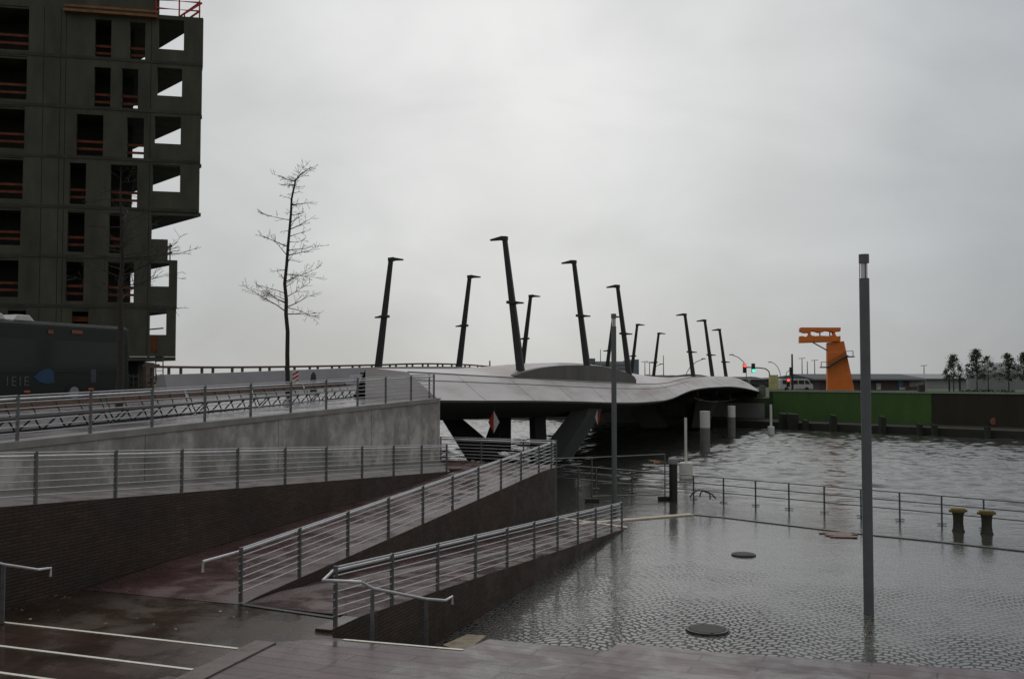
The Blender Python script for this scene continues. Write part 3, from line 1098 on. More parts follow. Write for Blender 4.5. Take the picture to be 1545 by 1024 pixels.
# ------------------------------------------------------------------ bollards, covers, piles, debris
def bollard(px, py, label):
    p = gnd(px, py, 0.0)
    t = thing('mooring_bollard', label, 'bollard', p, 'yellow topped mooring bollards')
    m_ = MB()
    m_.lathe(p, [(0.22, -0.3), (0.22, 0.0), (0.185, 0.08), (0.165, 0.3), (0.175, 0.55), (0.20, 0.64)], 24)
    m_.build('body', M_BOLL, t, smooth=True)
    m_ = MB()
    m_.lathe(p, [(0.205, 0.64), (0.245, 0.68), (0.25, 0.75), (0.22, 0.80), (0.05, 0.82)], 24)
    m_.build('cap', M_YELLOW, t, smooth=True)
    m_ = MB()
    m_.bar(p + V((-0.31, 0, 0.71)), p + V((0.31, 0, 0.71)), 0.12, 0.09)
    m_.build('horn', M_YELLOW, t, bevel=0.02)


bollard(1446, 801, 'left one of two yellow capped mooring bollards in the flood')
bollard(1489, 805, 'right one of two yellow capped mooring bollards in the flood')
for px, py, r_, lab in ((1122, 837, 0.46, 'smaller looking round iron cover far out on the setts'), (1067, 951, 0.62, 'round iron manhole cover in the setts close to the deck')):
    p = gnd(px, py, 0.03)
    t = thing('manhole_cover', lab, 'manhole cover', p, 'round covers in the setts')
    r_ = 36 / FPX * p.y / 2 if px > 1100 else 63 / FPX * p.y / 2
    mb = MB()
    mb.lathe(p, [(r_, -0.02), (r_, 0.045), (r_ - 0.06, 0.045), (r_ - 0.06, 0.03)], 32)
    mb.build('frame', mat('cover_frame', (0.06, 0.058, 0.055), 0.5, 0.2, 10), t)
    mb = MB()
    mb.lathe(p, [(r_ - 0.075, 0.0), (r_ - 0.075, 0.05), (0.02, 0.055)], 32)
    mb.build('lid', M_CAST, t)
# dark mooring pile
p = gnd(1016, 756, 0.0)
t = thing('mooring_pile', 'dark timber mooring pile with grey cap by the quay fence', 'pile', p)
mb = MB()
mb.tube([p - UP, p + UP * 1.62], 0.18, 20)
mb.build('pile', mat('tarred_timber', (0.02, 0.02, 0.015), 0.5, 0.3, 4), t, smooth=True)
mb = MB()
mb.lathe(p, [(0.20, 1.62), (0.215, 1.66), (0.215, 1.84), (0.15, 1.90)], 20)
mb.build('cap', M_GREY, t, smooth=True)


def float_mark(px, py, topy, fy, fw, label):
    p = gnd(px, py, 0.0)
    t = thing('marker_float', label, 'marker', p, 'white marker poles in the river')
    zt = at(px, topy, p.y).z
    zf = at(px, fy, p.y).z
    rf = fw / FPX * p.y / 2
    m_ = MB()
    m_.lathe(p, [(rf, -0.5), (rf, zf - 0.05), (rf - 0.05, zf)], 24)
    m_.build('float', M_WHITE, t, smooth=True)
    m_ = MB()
    m_.tube([p + UP * zf, p + UP * zt], 0.075 * (1 if px < 1100 else 1.6), 12)
    m_.build('pole', M_WHITE, t, smooth=True)


float_mark(1035, 722, 630, 697, 20, 'near white pole on a white float beyond the mooring pile')
float_mark(1163.5, 656, 610, 643, 10, 'far white pole on a small float before the green wall')
for px, py, ty, by, ww, lab in ((1064, 680, 620, 645, 15, 'larger steel pile with white band beside the bridge wave'), (1104, 659, 612, 629, 11.5, 'smaller steel pile with white band near the far quay')):
    p = gnd(px, py, 0.0)
    t = thing('steel_pile', lab, 'pile', p, 'white banded steel piles in the river')
    r_ = ww / FPX * p.y / 2
    zt, zb = at(px, ty, p.y).z, at(px, by, p.y).z
    mb = MB()
    mb.tube([p - UP, p + UP * zb], r_ * 0.985, 24)
    mb.build('shaft', mat('pile_grey', (0.17, 0.165, 0.17), 0.5, 0.2, 2), t, smooth=True)
    mb = MB()
    mb.tube([p + UP * zb, p + UP * zt], r_, 24)
    mb.build('white_band', M_WHITE, t, smooth=True)
p = gnd(1268, 806, 0.045)
mb = MB()
rnd = random.Random(3)
for k in range(7):
    q_ = p + V((rnd.uniform(-0.15, 0.15), -0.55 + 0.16 * k, rnd.uniform(0, 0.008)))
    L_ = rnd.uniform(0.35, 0.55)
    mb.bar(q_ - V((L_, -0.06, 0)), q_ + V((L_, -0.10, 0.008)), 0.15, 0.03)
tag(mb.build('debris_patch', M_RUST), 'reddish brown drift debris lying at the flooded kerb', 'debris')
mb = MB()
for k in range(90):
    f = rnd.random()
    q_ = lower(L1, ZL) + (lower(W3X, ZL) - lower(L1, ZL)) * (0.05 + 0.4 * f) + n4r * rnd.uniform(0.05, 0.6)
    if rnd.random() < .3:
        q_ = lower(N1, ZL) + V((rnd.uniform(-3.5, 1.2), rnd.uniform(-3.4, -0.3), 0))
    s_ = rnd.uniform(0.02, 0.05)
    a = rnd.uniform(0, 6.28)
    dx, dy = V((math.cos(a), math.sin(a), 0.1)) * s_, V((-math.sin(a), math.cos(a), 0.15)) * s_ * .6
    q_ = q_ + UP * 0.012
    mb.poly([q_ - dx, q_ - dy * 1.0, q_ + dx, q_ + dy])
lv = mb.build('fallen_leaves', mat('wet_leaf', (0.22, 0.12, 0.04), 0.4, 0.5, 9))
lv['kind'] = 'stuff'
lv['label'] = 'wet fallen leaves scattered along the foot of the brick wall'
lv['category'] = 'leaves'

# =================================================================== BRIDGE
BR = thing('bridge', 'curved white steel bridge on dark legs crossing the harbour basin', 'bridge', pt(0, 0, 0))


def curve(tab, w_):
    o = []
    for px, py in smooth_tab(tab):
        p = on(px, py, w_)
        o.append((t_of(px, w_), p.z))
    return o


lip = curve([(560, 602), (663, 603.5), (720, 604), (780, 604), (830, 604.5), (880, 605.5), (930, 607), (960, 607), (990, 605), (1005, 603), (1017, 599.5), (1030, 593.5), (1043, 588.5), (1058, 585.5), (1075, 583.8), (1100, 582.8), (1115, 584), (1130, 586.5), (1142, 589.5), (1150, 592)], 0.0)
W_MID, W_HUMP = 1.5, 3.0
mid = curve([(540, 556), (600, 560), (700, 565.5), (780, 570), (880, 575.5), (950, 578.5), (985, 579), (1005, 577.5), (1018, 574.5), (1032, 570.8), (1048, 568.8), (1075, 567.6), (1095, 567.8), (1110, 570), (1122, 574.5), (1133, 580.5), (1142, 587)], W_MID)
hump = curve([(520, 556), (600, 556), (680, 556), (712, 554.5), (740, 552.7), (782, 549), (844, 547), (885, 549), (917, 553.5), (949, 562), (975, 566.5), (1000, 569), (1030, 569.5), (1060, 568.8), (1085, 568.5), (1110, 571), (1125, 577)], W_HUMP)
parap = curve([(245, 565), (330, 562.5), (420, 559), (500, 556), (570, 553.6), (640, 552.8), (700, 553.2), (760, 557)], 12.9)
T0, T1 = 0.0, t_of(1150, 0)
NS = 110
ts_ = [T0 + (T1 - T0) * i / NS for i in range(NS + 1)]


def girder(tv):
    f = lerp([(T0, 1.0), (t_of(930, 0), 0.95), (t_of(1010, 0), 0.75), (t_of(1060, 0), 0.45), (T1, 0.4)], tv)
    return f


W_B = 21.0
# fascia: lip -> mid -> hump top
rows = []
for tv in ts_:
    zl, zm, zh = lerp(lip, tv), lerp(mid, tv), lerp(hump, tv)
    zm = max(zm, zl + 0.02)
    zh = max(zh, zm)
    bow = 0.10 * (zm - zl)
    rows.append([pt(tv, 0, zl), pt(tv, 0.5, zl + (zm - zl) * 0.36 - bow * .5), pt(tv, 1.0, zl + (zm - zl) * 0.70 - bow * .3), pt(tv, W_MID, zm), pt(tv, W_MID + 0.05, zm + 0.002), pt(tv, W_HUMP, zh), pt(tv, W_HUMP + 0.5, zh - 0.02)])
mb = MB()
mb.grid(rows)
fas = mb.build('fascia', M_BRIDGE, BR, smooth=True)
r0_ = rows[0]
mb = MB()
mb.poly(r0_[:4] + [r0_[5], r0_[6], lower(r0_[6], 3.5), lower(r0_[0], 3.5)])
mb.build('end_plate', M_BRIDGE, BR)
# underside and girder
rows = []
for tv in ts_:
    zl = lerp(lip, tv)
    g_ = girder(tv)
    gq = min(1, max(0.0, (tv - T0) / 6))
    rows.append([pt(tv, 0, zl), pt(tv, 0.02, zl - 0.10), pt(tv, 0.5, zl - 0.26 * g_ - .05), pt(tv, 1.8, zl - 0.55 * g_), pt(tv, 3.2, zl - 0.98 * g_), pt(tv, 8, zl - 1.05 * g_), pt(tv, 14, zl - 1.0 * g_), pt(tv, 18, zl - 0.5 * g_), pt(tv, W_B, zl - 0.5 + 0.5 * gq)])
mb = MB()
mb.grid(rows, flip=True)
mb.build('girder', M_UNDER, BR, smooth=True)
# deck and far fascia
rows = []
for tv in ts_:
    zl, zm, zh = lerp(lip, tv), lerp(mid, tv), lerp(hump, tv)
    zh = max(zh, zm)
    zd = min(zm - 0.25, zh - 0.25)
    zd = 4.3 + (zd - 4.3) * min(1, max(0, (tv - T0) / 16))
    rows.append([pt(tv, W_HUMP + 0.5, zh - 0.02), pt(tv, W_HUMP + 1.2, zd), pt(tv, W_B - 1.5, zd), pt(tv, W_B, zl - 0.5 + 0.5 * min(1, max(0.0, (tv - T0) / 6)))])
mb = MB()
mb.grid(rows)
mb.build('deck', mat('bridge_asphalt', (0.09, 0.09, 0.092), 0.4, 0.2, 1), BR)
# dark panel arch
ptab = smooth_tab([(777, 566), (790, 561.5), (814, 555.5), (836, 552.4), (858, 551), (885, 551), (908, 552.3), (932, 557.5), (948, 563), (957, 568), (960, 573)])
wp = 1.62
top, bot = [], []
for px, py in ptab:
    P = on(px, py, wp)
    Bz = lerp(mid, t_of(px, wp)) + 0.05
    if P.z < Bz + 0.03:
        P.z = Bz + 0.03
    top.append(P)
    bot.append(lower(P, Bz))
mb = MB()
ins = -NR * 0.35
mb.grid([[b_, a, a + ins, b_ + ins] for a, b_ in zip(top, bot)])
mb.poly([bot[0], top[0], top[0] + ins, bot[0] + ins])
mb.poly([bot[-1], top[-1], top[-1] + ins, bot[-1] + ins])
mb.build('arch_panel', M_PANEL, BR)
# seams along the fascia
mb = MB()
mb.tube([pt(tv, W_MID - 0.01, lerp(mid, tv) + 0.012) for tv in ts_[:80:2]], 0.016, 5)
mb.build('seam', M_DARK, BR)
mb = MB()
sp_ = []
for tv in ts_[0:68:2]:
    zl, zm = lerp(lip, tv), lerp(mid, tv)
    sp_.append(pt(tv, 1.05 - 0.0, zl + (zm - zl) * 0.72 + 0.0))
mb.tube(sp_, 0.012, 5)
mb.build('seam', M_DARK, BR)
# fine transverse panel joints
for k in range(6, 80, 8):
    tv = ts_[k]
    zl, zm = lerp(lip, tv), lerp(mid, tv)
    bow = 0.10 * (zm - zl)
    mb = MB()
    mb.tube([pt(tv, 0, zl + .005), pt(tv, 0.5, zl + (zm - zl) * 0.36 - bow * .5 + .005), pt(tv, 1.0, zl + (zm - zl) * 0.70 - bow * .3 + .005), pt(tv, W_MID, zm)], 0.008, 4)
    mb.build('panel_joint', mat('joint_grey', (0.36, 0.34, 0.34), 0.6), BR)
# dark lip edge under the fascia is part of the girder; far abutment block
mb = MB()
p0 = pt(T1 - 1.0, 0.5, 0)
mb.slab([lower(p0, 4.1), lower(pt(T1 - 1.0, W_B, 0), 4.1), lower(pt(T1 + 6, W_B, 0), 4.1), lower(pt(T1 + 6, 0.5, 0), 4.1)], -2)
mb.build('far_abutment', mat('abutment_grey', (0.09, 0.088, 0.08), 0.8, 0.3, 1), BR)
for k in (0, 1):
    mb = MB()
    q_ = pt(T1 - 1.6 + 1.0 * k, 0.3, 0)
    mb.bar(q_, q_ + UP * 4.6 + NR * 0.5, 0.5, 0.5, up=D)
    mb.build('abutment_post', mat('abutment_post', (0.14, 0.135, 0.12), 0.8, 0.25, 2), BR)


# piers of splayed legs
def leg(a, b, w1, w2, th):
    """tapered plank-like leg from a foot (narrow) to a wide head"""
    m_ = MB()
    a, b = V(a), V(b)
    m_.bar(a, b, w1, th, up=D, w2=w2, h2=th)
    return m_


YP = 67.0


def zu(p):
    tv = (lower(p, 0) - O).dot(D)
    return lerp(lip, tv) - 0.4


def pier(ft, w_c, hs, label_mat):
    pass


for name_, parts in (('near', [((752, 688), (672, 618), 66, 5.6, 4.6), ((826, 688), (893, 622), 64, 5.0, 4.0)]),):
    pass
# front pair of legs (left one leans left, right one leans right), drawn in a plane across the view at the pier
mb = MB()
Yf = 62.0
LQ = [at(700, 692, Yf), at(834, 692, Yf), at(834, 712, Yf), at(700, 712, Yf)]


def splay(outline, Y, dep, name, m_=M_UNDER):
    m2 = MB()
    m2.prism([at(x, y, Y) for x, y in outline], V((0.42, 1.0, 0)) * dep)
    return m2.build(name, m_, BR)


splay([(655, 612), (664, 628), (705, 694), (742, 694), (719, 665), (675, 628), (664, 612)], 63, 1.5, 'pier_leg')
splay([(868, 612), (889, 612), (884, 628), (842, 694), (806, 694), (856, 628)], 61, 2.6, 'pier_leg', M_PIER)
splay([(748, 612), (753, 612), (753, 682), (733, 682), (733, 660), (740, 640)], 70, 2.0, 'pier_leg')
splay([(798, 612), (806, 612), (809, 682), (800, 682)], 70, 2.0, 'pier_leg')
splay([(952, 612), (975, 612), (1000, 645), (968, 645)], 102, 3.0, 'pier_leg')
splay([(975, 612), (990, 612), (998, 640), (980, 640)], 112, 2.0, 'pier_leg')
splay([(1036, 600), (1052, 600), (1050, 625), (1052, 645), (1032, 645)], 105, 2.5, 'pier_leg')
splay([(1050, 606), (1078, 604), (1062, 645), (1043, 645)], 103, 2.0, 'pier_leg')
# cable lights under the wave
mb = MB()
mb.tube([on(1048, 600, 1.5), on(1055, 603, 1.6), on(1075, 606, 1.8), on(1095, 605, 2.0), on(1110, 602, 2.2)], 0.03, 5)
mb.build('hanging_cable', mat('cable_pale', (0.3, 0.27, 0.18), 0.6), BR)


# diamond navigation boards hanging under the lip
def diamond(px, cy, half_w, half_h, label, flip):
    p = on(px, cy, 0.35)
    s_ = p.y / FPX
    t = thing('diamond_board', label, 'sign', p, 'diamond navigation boards under the bridge')
    hw, hh = half_w * s_, half_h * s_
    X = V((1, 0, 0))
    for sg, m_ in ((-1, M_RED if not flip else M_WHITE), (1, M_WHITE if not flip else M_RED)):
        m2 = MB()
        m2.prism([p + UP * hh, p + X * sg * hw, p - UP * hh], V((0, 0.06, 0)))
        m2.build('red_half' if m_ is M_RED else 'white_half', m_, t)
    m2 = MB()
    m2.tube([p + UP * hh * 0.9 + V((0, 0.08, 0)), p + UP * (hh + 0.7) + V((0, 0.08, 0))], 0.03, 6)
    m2.build('hanger', M_DARK, t)


diamond(745, 636.5, 8.5, 17, 'red and white diamond board hanging under the bridge near the left leg', False)
diamond(901.5, 629, 4.0, 12, 'narrow red and white diamond board under the bridge by the right leg', True)

# median parapet between footway and road
mb = MB()
tp = [tz for tz in parap]
rows = []
for tv, z in tp:
    zb = max(min(z - 0.9, 5.0), 3.9)
    rows.append([pt(tv, 12.55, zb), pt(tv, 12.8, z), pt(tv, 13.15, z), pt(tv, 13.4, zb)])
mb.grid(rows)
for r_ in (rows[0], rows[-1]):
    mb.poly(r_)
tag(mb.build('parapet_wall', mat('parapet_steel', (0.33, 0.315, 0.33), 0.5, 0.1, 0.6)), 'smooth pale grey parapet rising from the road onto the bridge', 'parapet')
# timber guard rail on the far side
tg = thing('timber_guard', 'brown timber guard rail running along the far side of the bridge', 'railing', pt(0, 20.5, 0))
gt = curve([(218, 551.5), (330, 552.5), (450, 551.5), (560, 549.5), (640, 547.5), (700, 549), (740, 552)], 20.5)
mb = MB()
tt = [tv for tv, z in gt]
for (a, za), (b_, zb) in zip(gt, gt[1:]):
    mb.bar(pt(a, 20.5, za - 0.06), pt(b_ + 0.02, 20.5, zb - 0.06), 0.10, 0.13)
mb.build('top_rail', M_TIMBER, tg)
mb = MB()
for (a, za), (b_, zb) in zip(gt, gt[1:]):
    mb.bar(pt(a, 20.5, za - 0.62), pt(b_ + 0.02, 20.5, zb - 0.62), 0.08, 0.10)
mb.build('mid_rail', M_TIMBER, tg)
k = 0
tv = gt[0][0]
while tv < gt[-1][0]:
    z = lerp(gt, tv)
    mb = MB()
    mb.bar(pt(tv, 20.42, z - 1.6), pt(tv, 20.42, z - 0.10), 0.12, 0.12, up=D)
    mb.build('post', M_TIMBER, tg)
    tv += 0.95 if k % 2 else 1.75
    k += 1
# the far walkway surface of the bridge, seen as a bright sliver
mb = MB()
gw = [(tv, z) for tv, z in gt if tv > 5]


# ------------------------------------------------------------------ bridge lamp masts
def make_mast(label):
    t = thing('lamp_mast', label, 'lamp mast', (0, 0, 0), 'leaning lamp masts on the bridge')
    H = 6.62
    lean = V((-math.sin(R(7.4)), 0, math.cos(R(7.4))))
    top = lean * H
    m_ = MB()
    m_.bar(lean * -1.2, top, 0.42, 0.30, up=(0, 1, 0), w2=0.25, h2=0.2)
    m_.build('mast', M_DARK, t, bevel=0.02)
    m_ = MB()
    m_.bar(top + V((0.16, 0, -0.03)), top + V((-0.22, 0, 0.0)), 0.26, 0.24)
    m_.build('head_clamp', M_DARK, t, bevel=0.015)
    m_ = MB()
    m_.bar(top + V((-0.22, 0, 0.0)), top + V((-0.86, 0, -0.07)), 0.26, 0.20, w2=0.14, h2=0.09)
    m_.build('upper_lamp', M_DARK, t, bevel=0.015)
    md = lean * (H * 0.455)
    m_ = MB()
    m_.bar(md + V((-0.28, 0, 0.03)), md + V((0.24, 0, 0.0)), 0.44, 0.16)
    m_.build('mid_clamp', M_DARK, t, bevel=0.015)
    m_ = MB()
    m_.bar(md + V((0.24, 0, 0.0)), md + V((0.66, 0, -0.03)), 0.22, 0.14, w2=0.13, h2=0.08)
    m_.build('lower_lamp', M_DARK, t, bevel=0.015)
    return t


angR = math.atan2(NR.y, NR.x)
right_row = [(783, 358), (885, 394), (949, 431), (1047.5, 474), (1076.5, 483), (1098, 497)]
left_row = [(571, 392), (692.5, 418), (786.5, 447), (914, 478), (951, 490), (984, 503)]
labR = ['tallest and nearest leaning lamp mast where the dark arch panel begins', 'leaning lamp mast above the middle of the dark arch panel', 'leaning lamp mast just right of the farther lamp column', 'leaning lamp mast above the left end of the bridge wave', 'middle of three small lamp masts above the bridge wave', 'smallest lamp mast above the bridge wave, nearest the traffic lights']
labL = ['leftmost leaning lamp mast behind the promenade railing end', 'leaning lamp mast second from the left on the bridge', 'lamp mast crossing behind the nearest tall mast', 'small lamp mast half hidden behind the farther lamp column', 'small lamp mast close behind the right side of farther lamp column', 'thin lamp mast leaning right beside the distant flag poles']
proto = None
for row, labs, w_, rot in ((right_row, labR, 2.35, angR), (left_row, labL, 13.4, angR + math.pi)):
    for i, ((px, ty), lab) in enumerate(zip(row, labs)):
        tv = t_of(px, w_)
        p = pt(tv, w_, 0)
        ztop = at(px, ty, p.y).z
        zb = ztop - 6.62 * math.cos(R(7.4))
        if proto is None:
            proto = make_mast(lab)
            proto.location = (p.x, p.y, zb)
            proto.rotation_euler = (0, 0, rot)
        else:
            copy_thing(proto, (p.x, p.y, zb), rot, lab)

# =================================================================== PROMENADE FURNITURE
def bench(a, b, label):
    """bench with slatted back and seat on V legs, from a to b"""
    a, b = prom(a), prom(b)
    d = (b - a).normalized()
    nn = V((d.y, -d.x, 0)).normalized()      # towards the river
    t = thing('bench', label, 'bench', a, 'benches along the promenade')
    L = (b - a).length
    k = max(2, int(L / 0.72))
    m_ = MB()
    for j in range(k):
        p, q_ = a + d * (L * j / k + 0.015), a + d * (L * (j + 1) / k - 0.015)
        for z, off in ((0.54, 0.30), (0.655, 0.335)):
            m_.bar(p + UP * z - nn * off, q_ + UP * z - nn * off, 0.035, 0.115)
    m_.build('backrest', M_WOOD, t)
    m_ = MB()
    for off in (-0.2, -0.05, 0.1, 0.24):
        m_.bar(a + UP * 0.34 + nn * off, b + UP * 0.34 + nn * off, 0.12, 0.045)
    m_.build('seat', mat('dark_slats', (0.03, 0.025, 0.022), 0.4, 0.2, 5), t)
    for j in range(k + 1):
        p = a + d * (L * j / k)
        m_ = MB()
        m_.tube([p + d * 0.02, p + d * 0.28 + UP * 0.32 + nn * 0.2], 0.022, 6)
        m_.tube([p - d * 0.02, p - d * 0.28 + UP * 0.32 + nn * 0.0], 0.022, 6)
        m_.build('leg', M_DARK, t)
    for j in range(k + 1):
        p = a + d * (L * j / k)
        m_ = MB()
        m_.tube([p + UP * 0.32 - nn * 0.16, p + UP * 0.72 - nn * 0.35], 0.018, 6)
        m_.build('back_support', M_DARK, t)
    m_ = MB()
    m_.tube([a + UP * 0.02, b + UP * 0.02], 0.03, 6)
    m_.build('ground_rail', M_DARK, t)


b0, b1 = V((-12.0, 23.6, 0)), V((-6.8, 42.6, 0))
bdir = (b1 - b0).normalized()
bl = ['nearest slatted bench at the left edge of the promenade', 'slatted bench in front of the bus rear by the thin tree', 'slatted bench in the middle of the promenade row', 'slatted bench beside the trunk of the bare tree', 'farthest slatted bench next to the litter bin']
Lb = (b1 - b0).length
bench(b0 - bdir * 5.2, b0 - bdir * 0.9, 'slatted bench mostly beyond the left picture edge')
for i in range(5):
    bench(b0 + bdir * (Lb * i / 5 + 0.12 - 0.6 * (i == 0)), b0 + bdir * (Lb * (i + 1) / 5 - 0.12), bl[i])
# litter bin
pbn = prom(V((at(556, 600, 46).x, 46, 0)))
t = thing('litter_bin', 'dark square litter bin behind the end of the railing', 'bin', pbn)
mb = MB()
mb.box(pbn + UP * 0.5, 0.62, 0.5, 0.82)
mb.build('body', mat('bin_green', (0.035, 0.04, 0.036), 0.5), t, bevel=0.03)
mb = MB()
mb.box(pbn + UP * 0.97, 0.7, 0.58, 0.08)
mb.build('lid', M_DARK, t, bevel=0.02)
# grey cabinet wall by the bridge head
ph = on(446, 571, 10.5)
t = thing('hazard_board', 'red and white striped hazard board beside the bare tree', 'sign', ph)
mb = MB()
mb.box(ph + UP * 0.05, 0.30, 0.03, 0.62)
brd = mb.build('board', M_WHITE, t)
for k in range(3):
    mb = MB()
    z0 = -0.22 + 0.2 * k
    mb.prism([ph + V((-0.149, -0.018, z0 + 0.05 - 0.1)), ph + V((0.149, -0.018, z0 + 0.22 - 0.1)), ph + V((0.149, -0.018, z0 + 0.32 - 0.1)), ph + V((-0.149, -0.018, z0 + 0.15 - 0.1))], (0, 0.004, 0))
    mb.build('red_stripe', M_RED, t)
mb = MB()
mb.tube([lower(ph, zp(ph)), ph - UP * 0.2], 0.025, 6)
mb.build('post', M_POST, t)
# stone-like dark marker by the parapet
pm = on(473, 570, 10.0)
mb = MB()
mb.lathe(lower(pm, zp(pm)), [(0.17, 0), (0.16, 0.5), (0.13, 0.85), (0.05, 1.0), (0.01, 1.03)], 14)
tag(mb.build('stub_bollard', M_DARK, smooth=True), 'dark rounded stub bollard in front of the pale parapet', 'bollard')


# ------------------------------------------------------------------ bare trees
def bare_tree(base, H, r0, crown0, spread, seed, label, spec=None, lean=0.0, twigs=1.0, trunk=None):
    rnd = random.Random(seed)
    base = V(base)
    t = thing('bare_tree', label, 'tree', base, 'bare street trees on the promenade')
    path, rad = [], []
    nseg = 16
    off = V((0, 0, 0))
    for i in range(nseg + 1):
        f = i / nseg
        if i:
            off = off + V((rnd.uniform(-1, 1) * 0.035 + lean / nseg, rnd.uniform(-1, 1) * 0.03, 0))
        path.append(base + off + UP * H * f)
        rad.append(r0 * (1 - f) ** 0.8 + 0.008)
    if trunk:
        path = [V(q) for q in trunk]
        nseg = len(path) - 1
        rad = [r0 * (1 - i / nseg) ** 0.8 + 0.008 for i in range(nseg + 1)]
    m_ = MB()
    m_.tube(path, rad, 10)
    m_.build('trunk', M_BARK, t, smooth=True)

    def tp(f):
        x = f * nseg
        i = min(int(x), nseg - 1)
        return path[i].lerp(path[i + 1], x - i), rad[i] + (rad[i + 1] - rad[i]) * (x - i)
    m_ = MB()

    def shoot(p, d, L, r_, depth):
        n = max(4, int(L / 0.22))
        pts, rs = [p], [r_]
        q_ = V(p)
        dirs = V(d)
        for k in range(n):
            dirs = (dirs + V((rnd.uniform(-1, 1), rnd.uniform(-1, 1), rnd.uniform(-0.85, 0.9))) * 0.13).normalized()
            q_ = q_ + dirs * L / n
            pts.append(q_)
            rs.append(max(r_ * (1 - (k + 1) / n), 0.0065))
        m_.tube(pts, rs, 5 if depth == 0 else 4, cap=False)
        if depth < 2:
            nc = int((L * (6.0 if depth == 0 else 4.0)) * twigs)
            for c in range(nc):
                f = rnd.uniform(0.2, 0.97)
                i = min(int(f * n), n - 1)
                pp = pts[i].lerp(pts[i + 1], f * n - i)
                ax = (pts[i + 1] - pts[i]).normalized()
                side = V((rnd.uniform(-1, 1), rnd.uniform(-1, 1), rnd.uniform(-0.5, 0.8))).normalized()
                dd = (ax * 0.75 + side * 0.75).normalized()
                shoot(pp, dd, L * rnd.uniform(0.22, 0.42) * (1.15 - 0.5 * f), rs[i] * 0.55, depth + 1)
    nb = int(44 * twigs)
    for k in range(nb):
        f = crown0 + (0.985 - crown0) * (k + rnd.random() * 0.6) / nb
        p, r_ = tp(f)
        a = k * 2.4 + rnd.uniform(-1.0, 1.0)
        rel = (f - crown0) / (1 - crown0)
        L = spread * (1.0 - 0.55 * rel) * rnd.choice((0.45, 0.6, 0.75, 0.9, 1.0, 1.15)) * rnd.uniform(0.85, 1.1)
        shoot(p, V((math.cos(a), math.sin(a), rnd.uniform(-0.1, 0.75))), L, min(r_ * 0.36, 0.022), 0)
    for f, d, L in (spec or []):
        p, r_ = tp(f)
        shoot(p, V(d).normalized(), L, 0.028, 0)
    m_.build('crown', M_BARK, t)


bt = at(434, 606, 45.0)
tpx = [(434, 606), (434, 570), (433.5, 535), (434, 500), (431.5, 474), (432, 452), (429.5, 428), (432.5, 400), (434.5, 372), (437, 345), (439, 322), (440, 300), (444, 281), (446, 272), (453, 264), (461, 258), (470, 252)]
bare_tree(prom(bt), at(445, 262, 45).z - prom(bt).z, 0.098, 0.27, 1.8, 4, 'bare young tree against the sky in front of the pale parapet', spec=[(0.26, (-1, 0, 0.55), 2.3), (0.3, (-1, 0.2, 0.3), 1.9), (0.28, (1, 0.1, 0.4), 1.6), (0.25, (1, 0, 0.1), 1.4), (0.38, (1, -0.2, 0.35), 1.7), (0.47, (1, 0.2, 0.3), 1.5), (0.56, (1, -0.1, 0.35), 1.4), (0.5, (-1, -0.1, 0.3), 1.5), (0.66, (1, 0.2, 0.2), 1.2), (0.8, (-1, 0, 0.3), 1.1), (0.76, (-1, 0.3, 0.1), 0.9)], trunk=[prom(bt)] + [at(x, y, 45.0) for x, y in tpx[1:]])
bt2 = prom(V((at(180, 600, 35.5).x, 35.5, 0)))
bare_tree(bt2, 8.6, 0.13, 0.42, 2.3, 11, 'bare tree in front of the unfinished building and the bus', spec=[(0.55, (1, 0, 0.3), 2.6), (0.62, (1, 0.1, 0.05), 2.5), (0.5, (1, 0, 0.15), 2.2)], twigs=0.8)

# =================================================================== UNFINISHED BUILDING
YC = 66.0
CC = at(300, 572, YC)
CC.z = 0
EL = V((-0.977, -0.213, 0)).normalized()        # along the facade to the left
ED = V((-0.67, 0.74, 0)).normalized()           # the slanting right-hand side, going away
EN = V((EL.y, -EL.x, 0))
if EN.y > 0:
    EN = -EN                                     # out of the facade, towards the viewer
BB = thing('unfinished_building', 'tall raw concrete apartment block under construction with open windows', 'building', lower(CC, 4.4))


def s_of(px):
    k = (px - 772.5) / FPX
    return (CC.x - k * CC.y) / (k * EL.y - EL.x)


def fz(px, py):
    s_ = s_of(px)
    p = CC + EL * s_
    return at(px, py, p.y).z


S_END = s_of(-190)
bounds_y = [27, 100, 173.5, 247, 320.5, 393, 466, 538]       # slab lines at the corner, top to bottom
ZB = [at(300, y, YC).z for y in bounds_y]
ZTOP2 = ZB[0] + 3.2
TH = 0.32


def wallbox(m_, s0, s1, z0, z1, out=0.0, th=TH):
    if s1 - s0 < 1e-3 or z1 - z0 < 1e-3:
        return
    o = CC + EL * s0 + EN * out
    m_.obox(lower(o, z0), EL * (s1 - s0), -EN * th, UP * (z1 - z0))


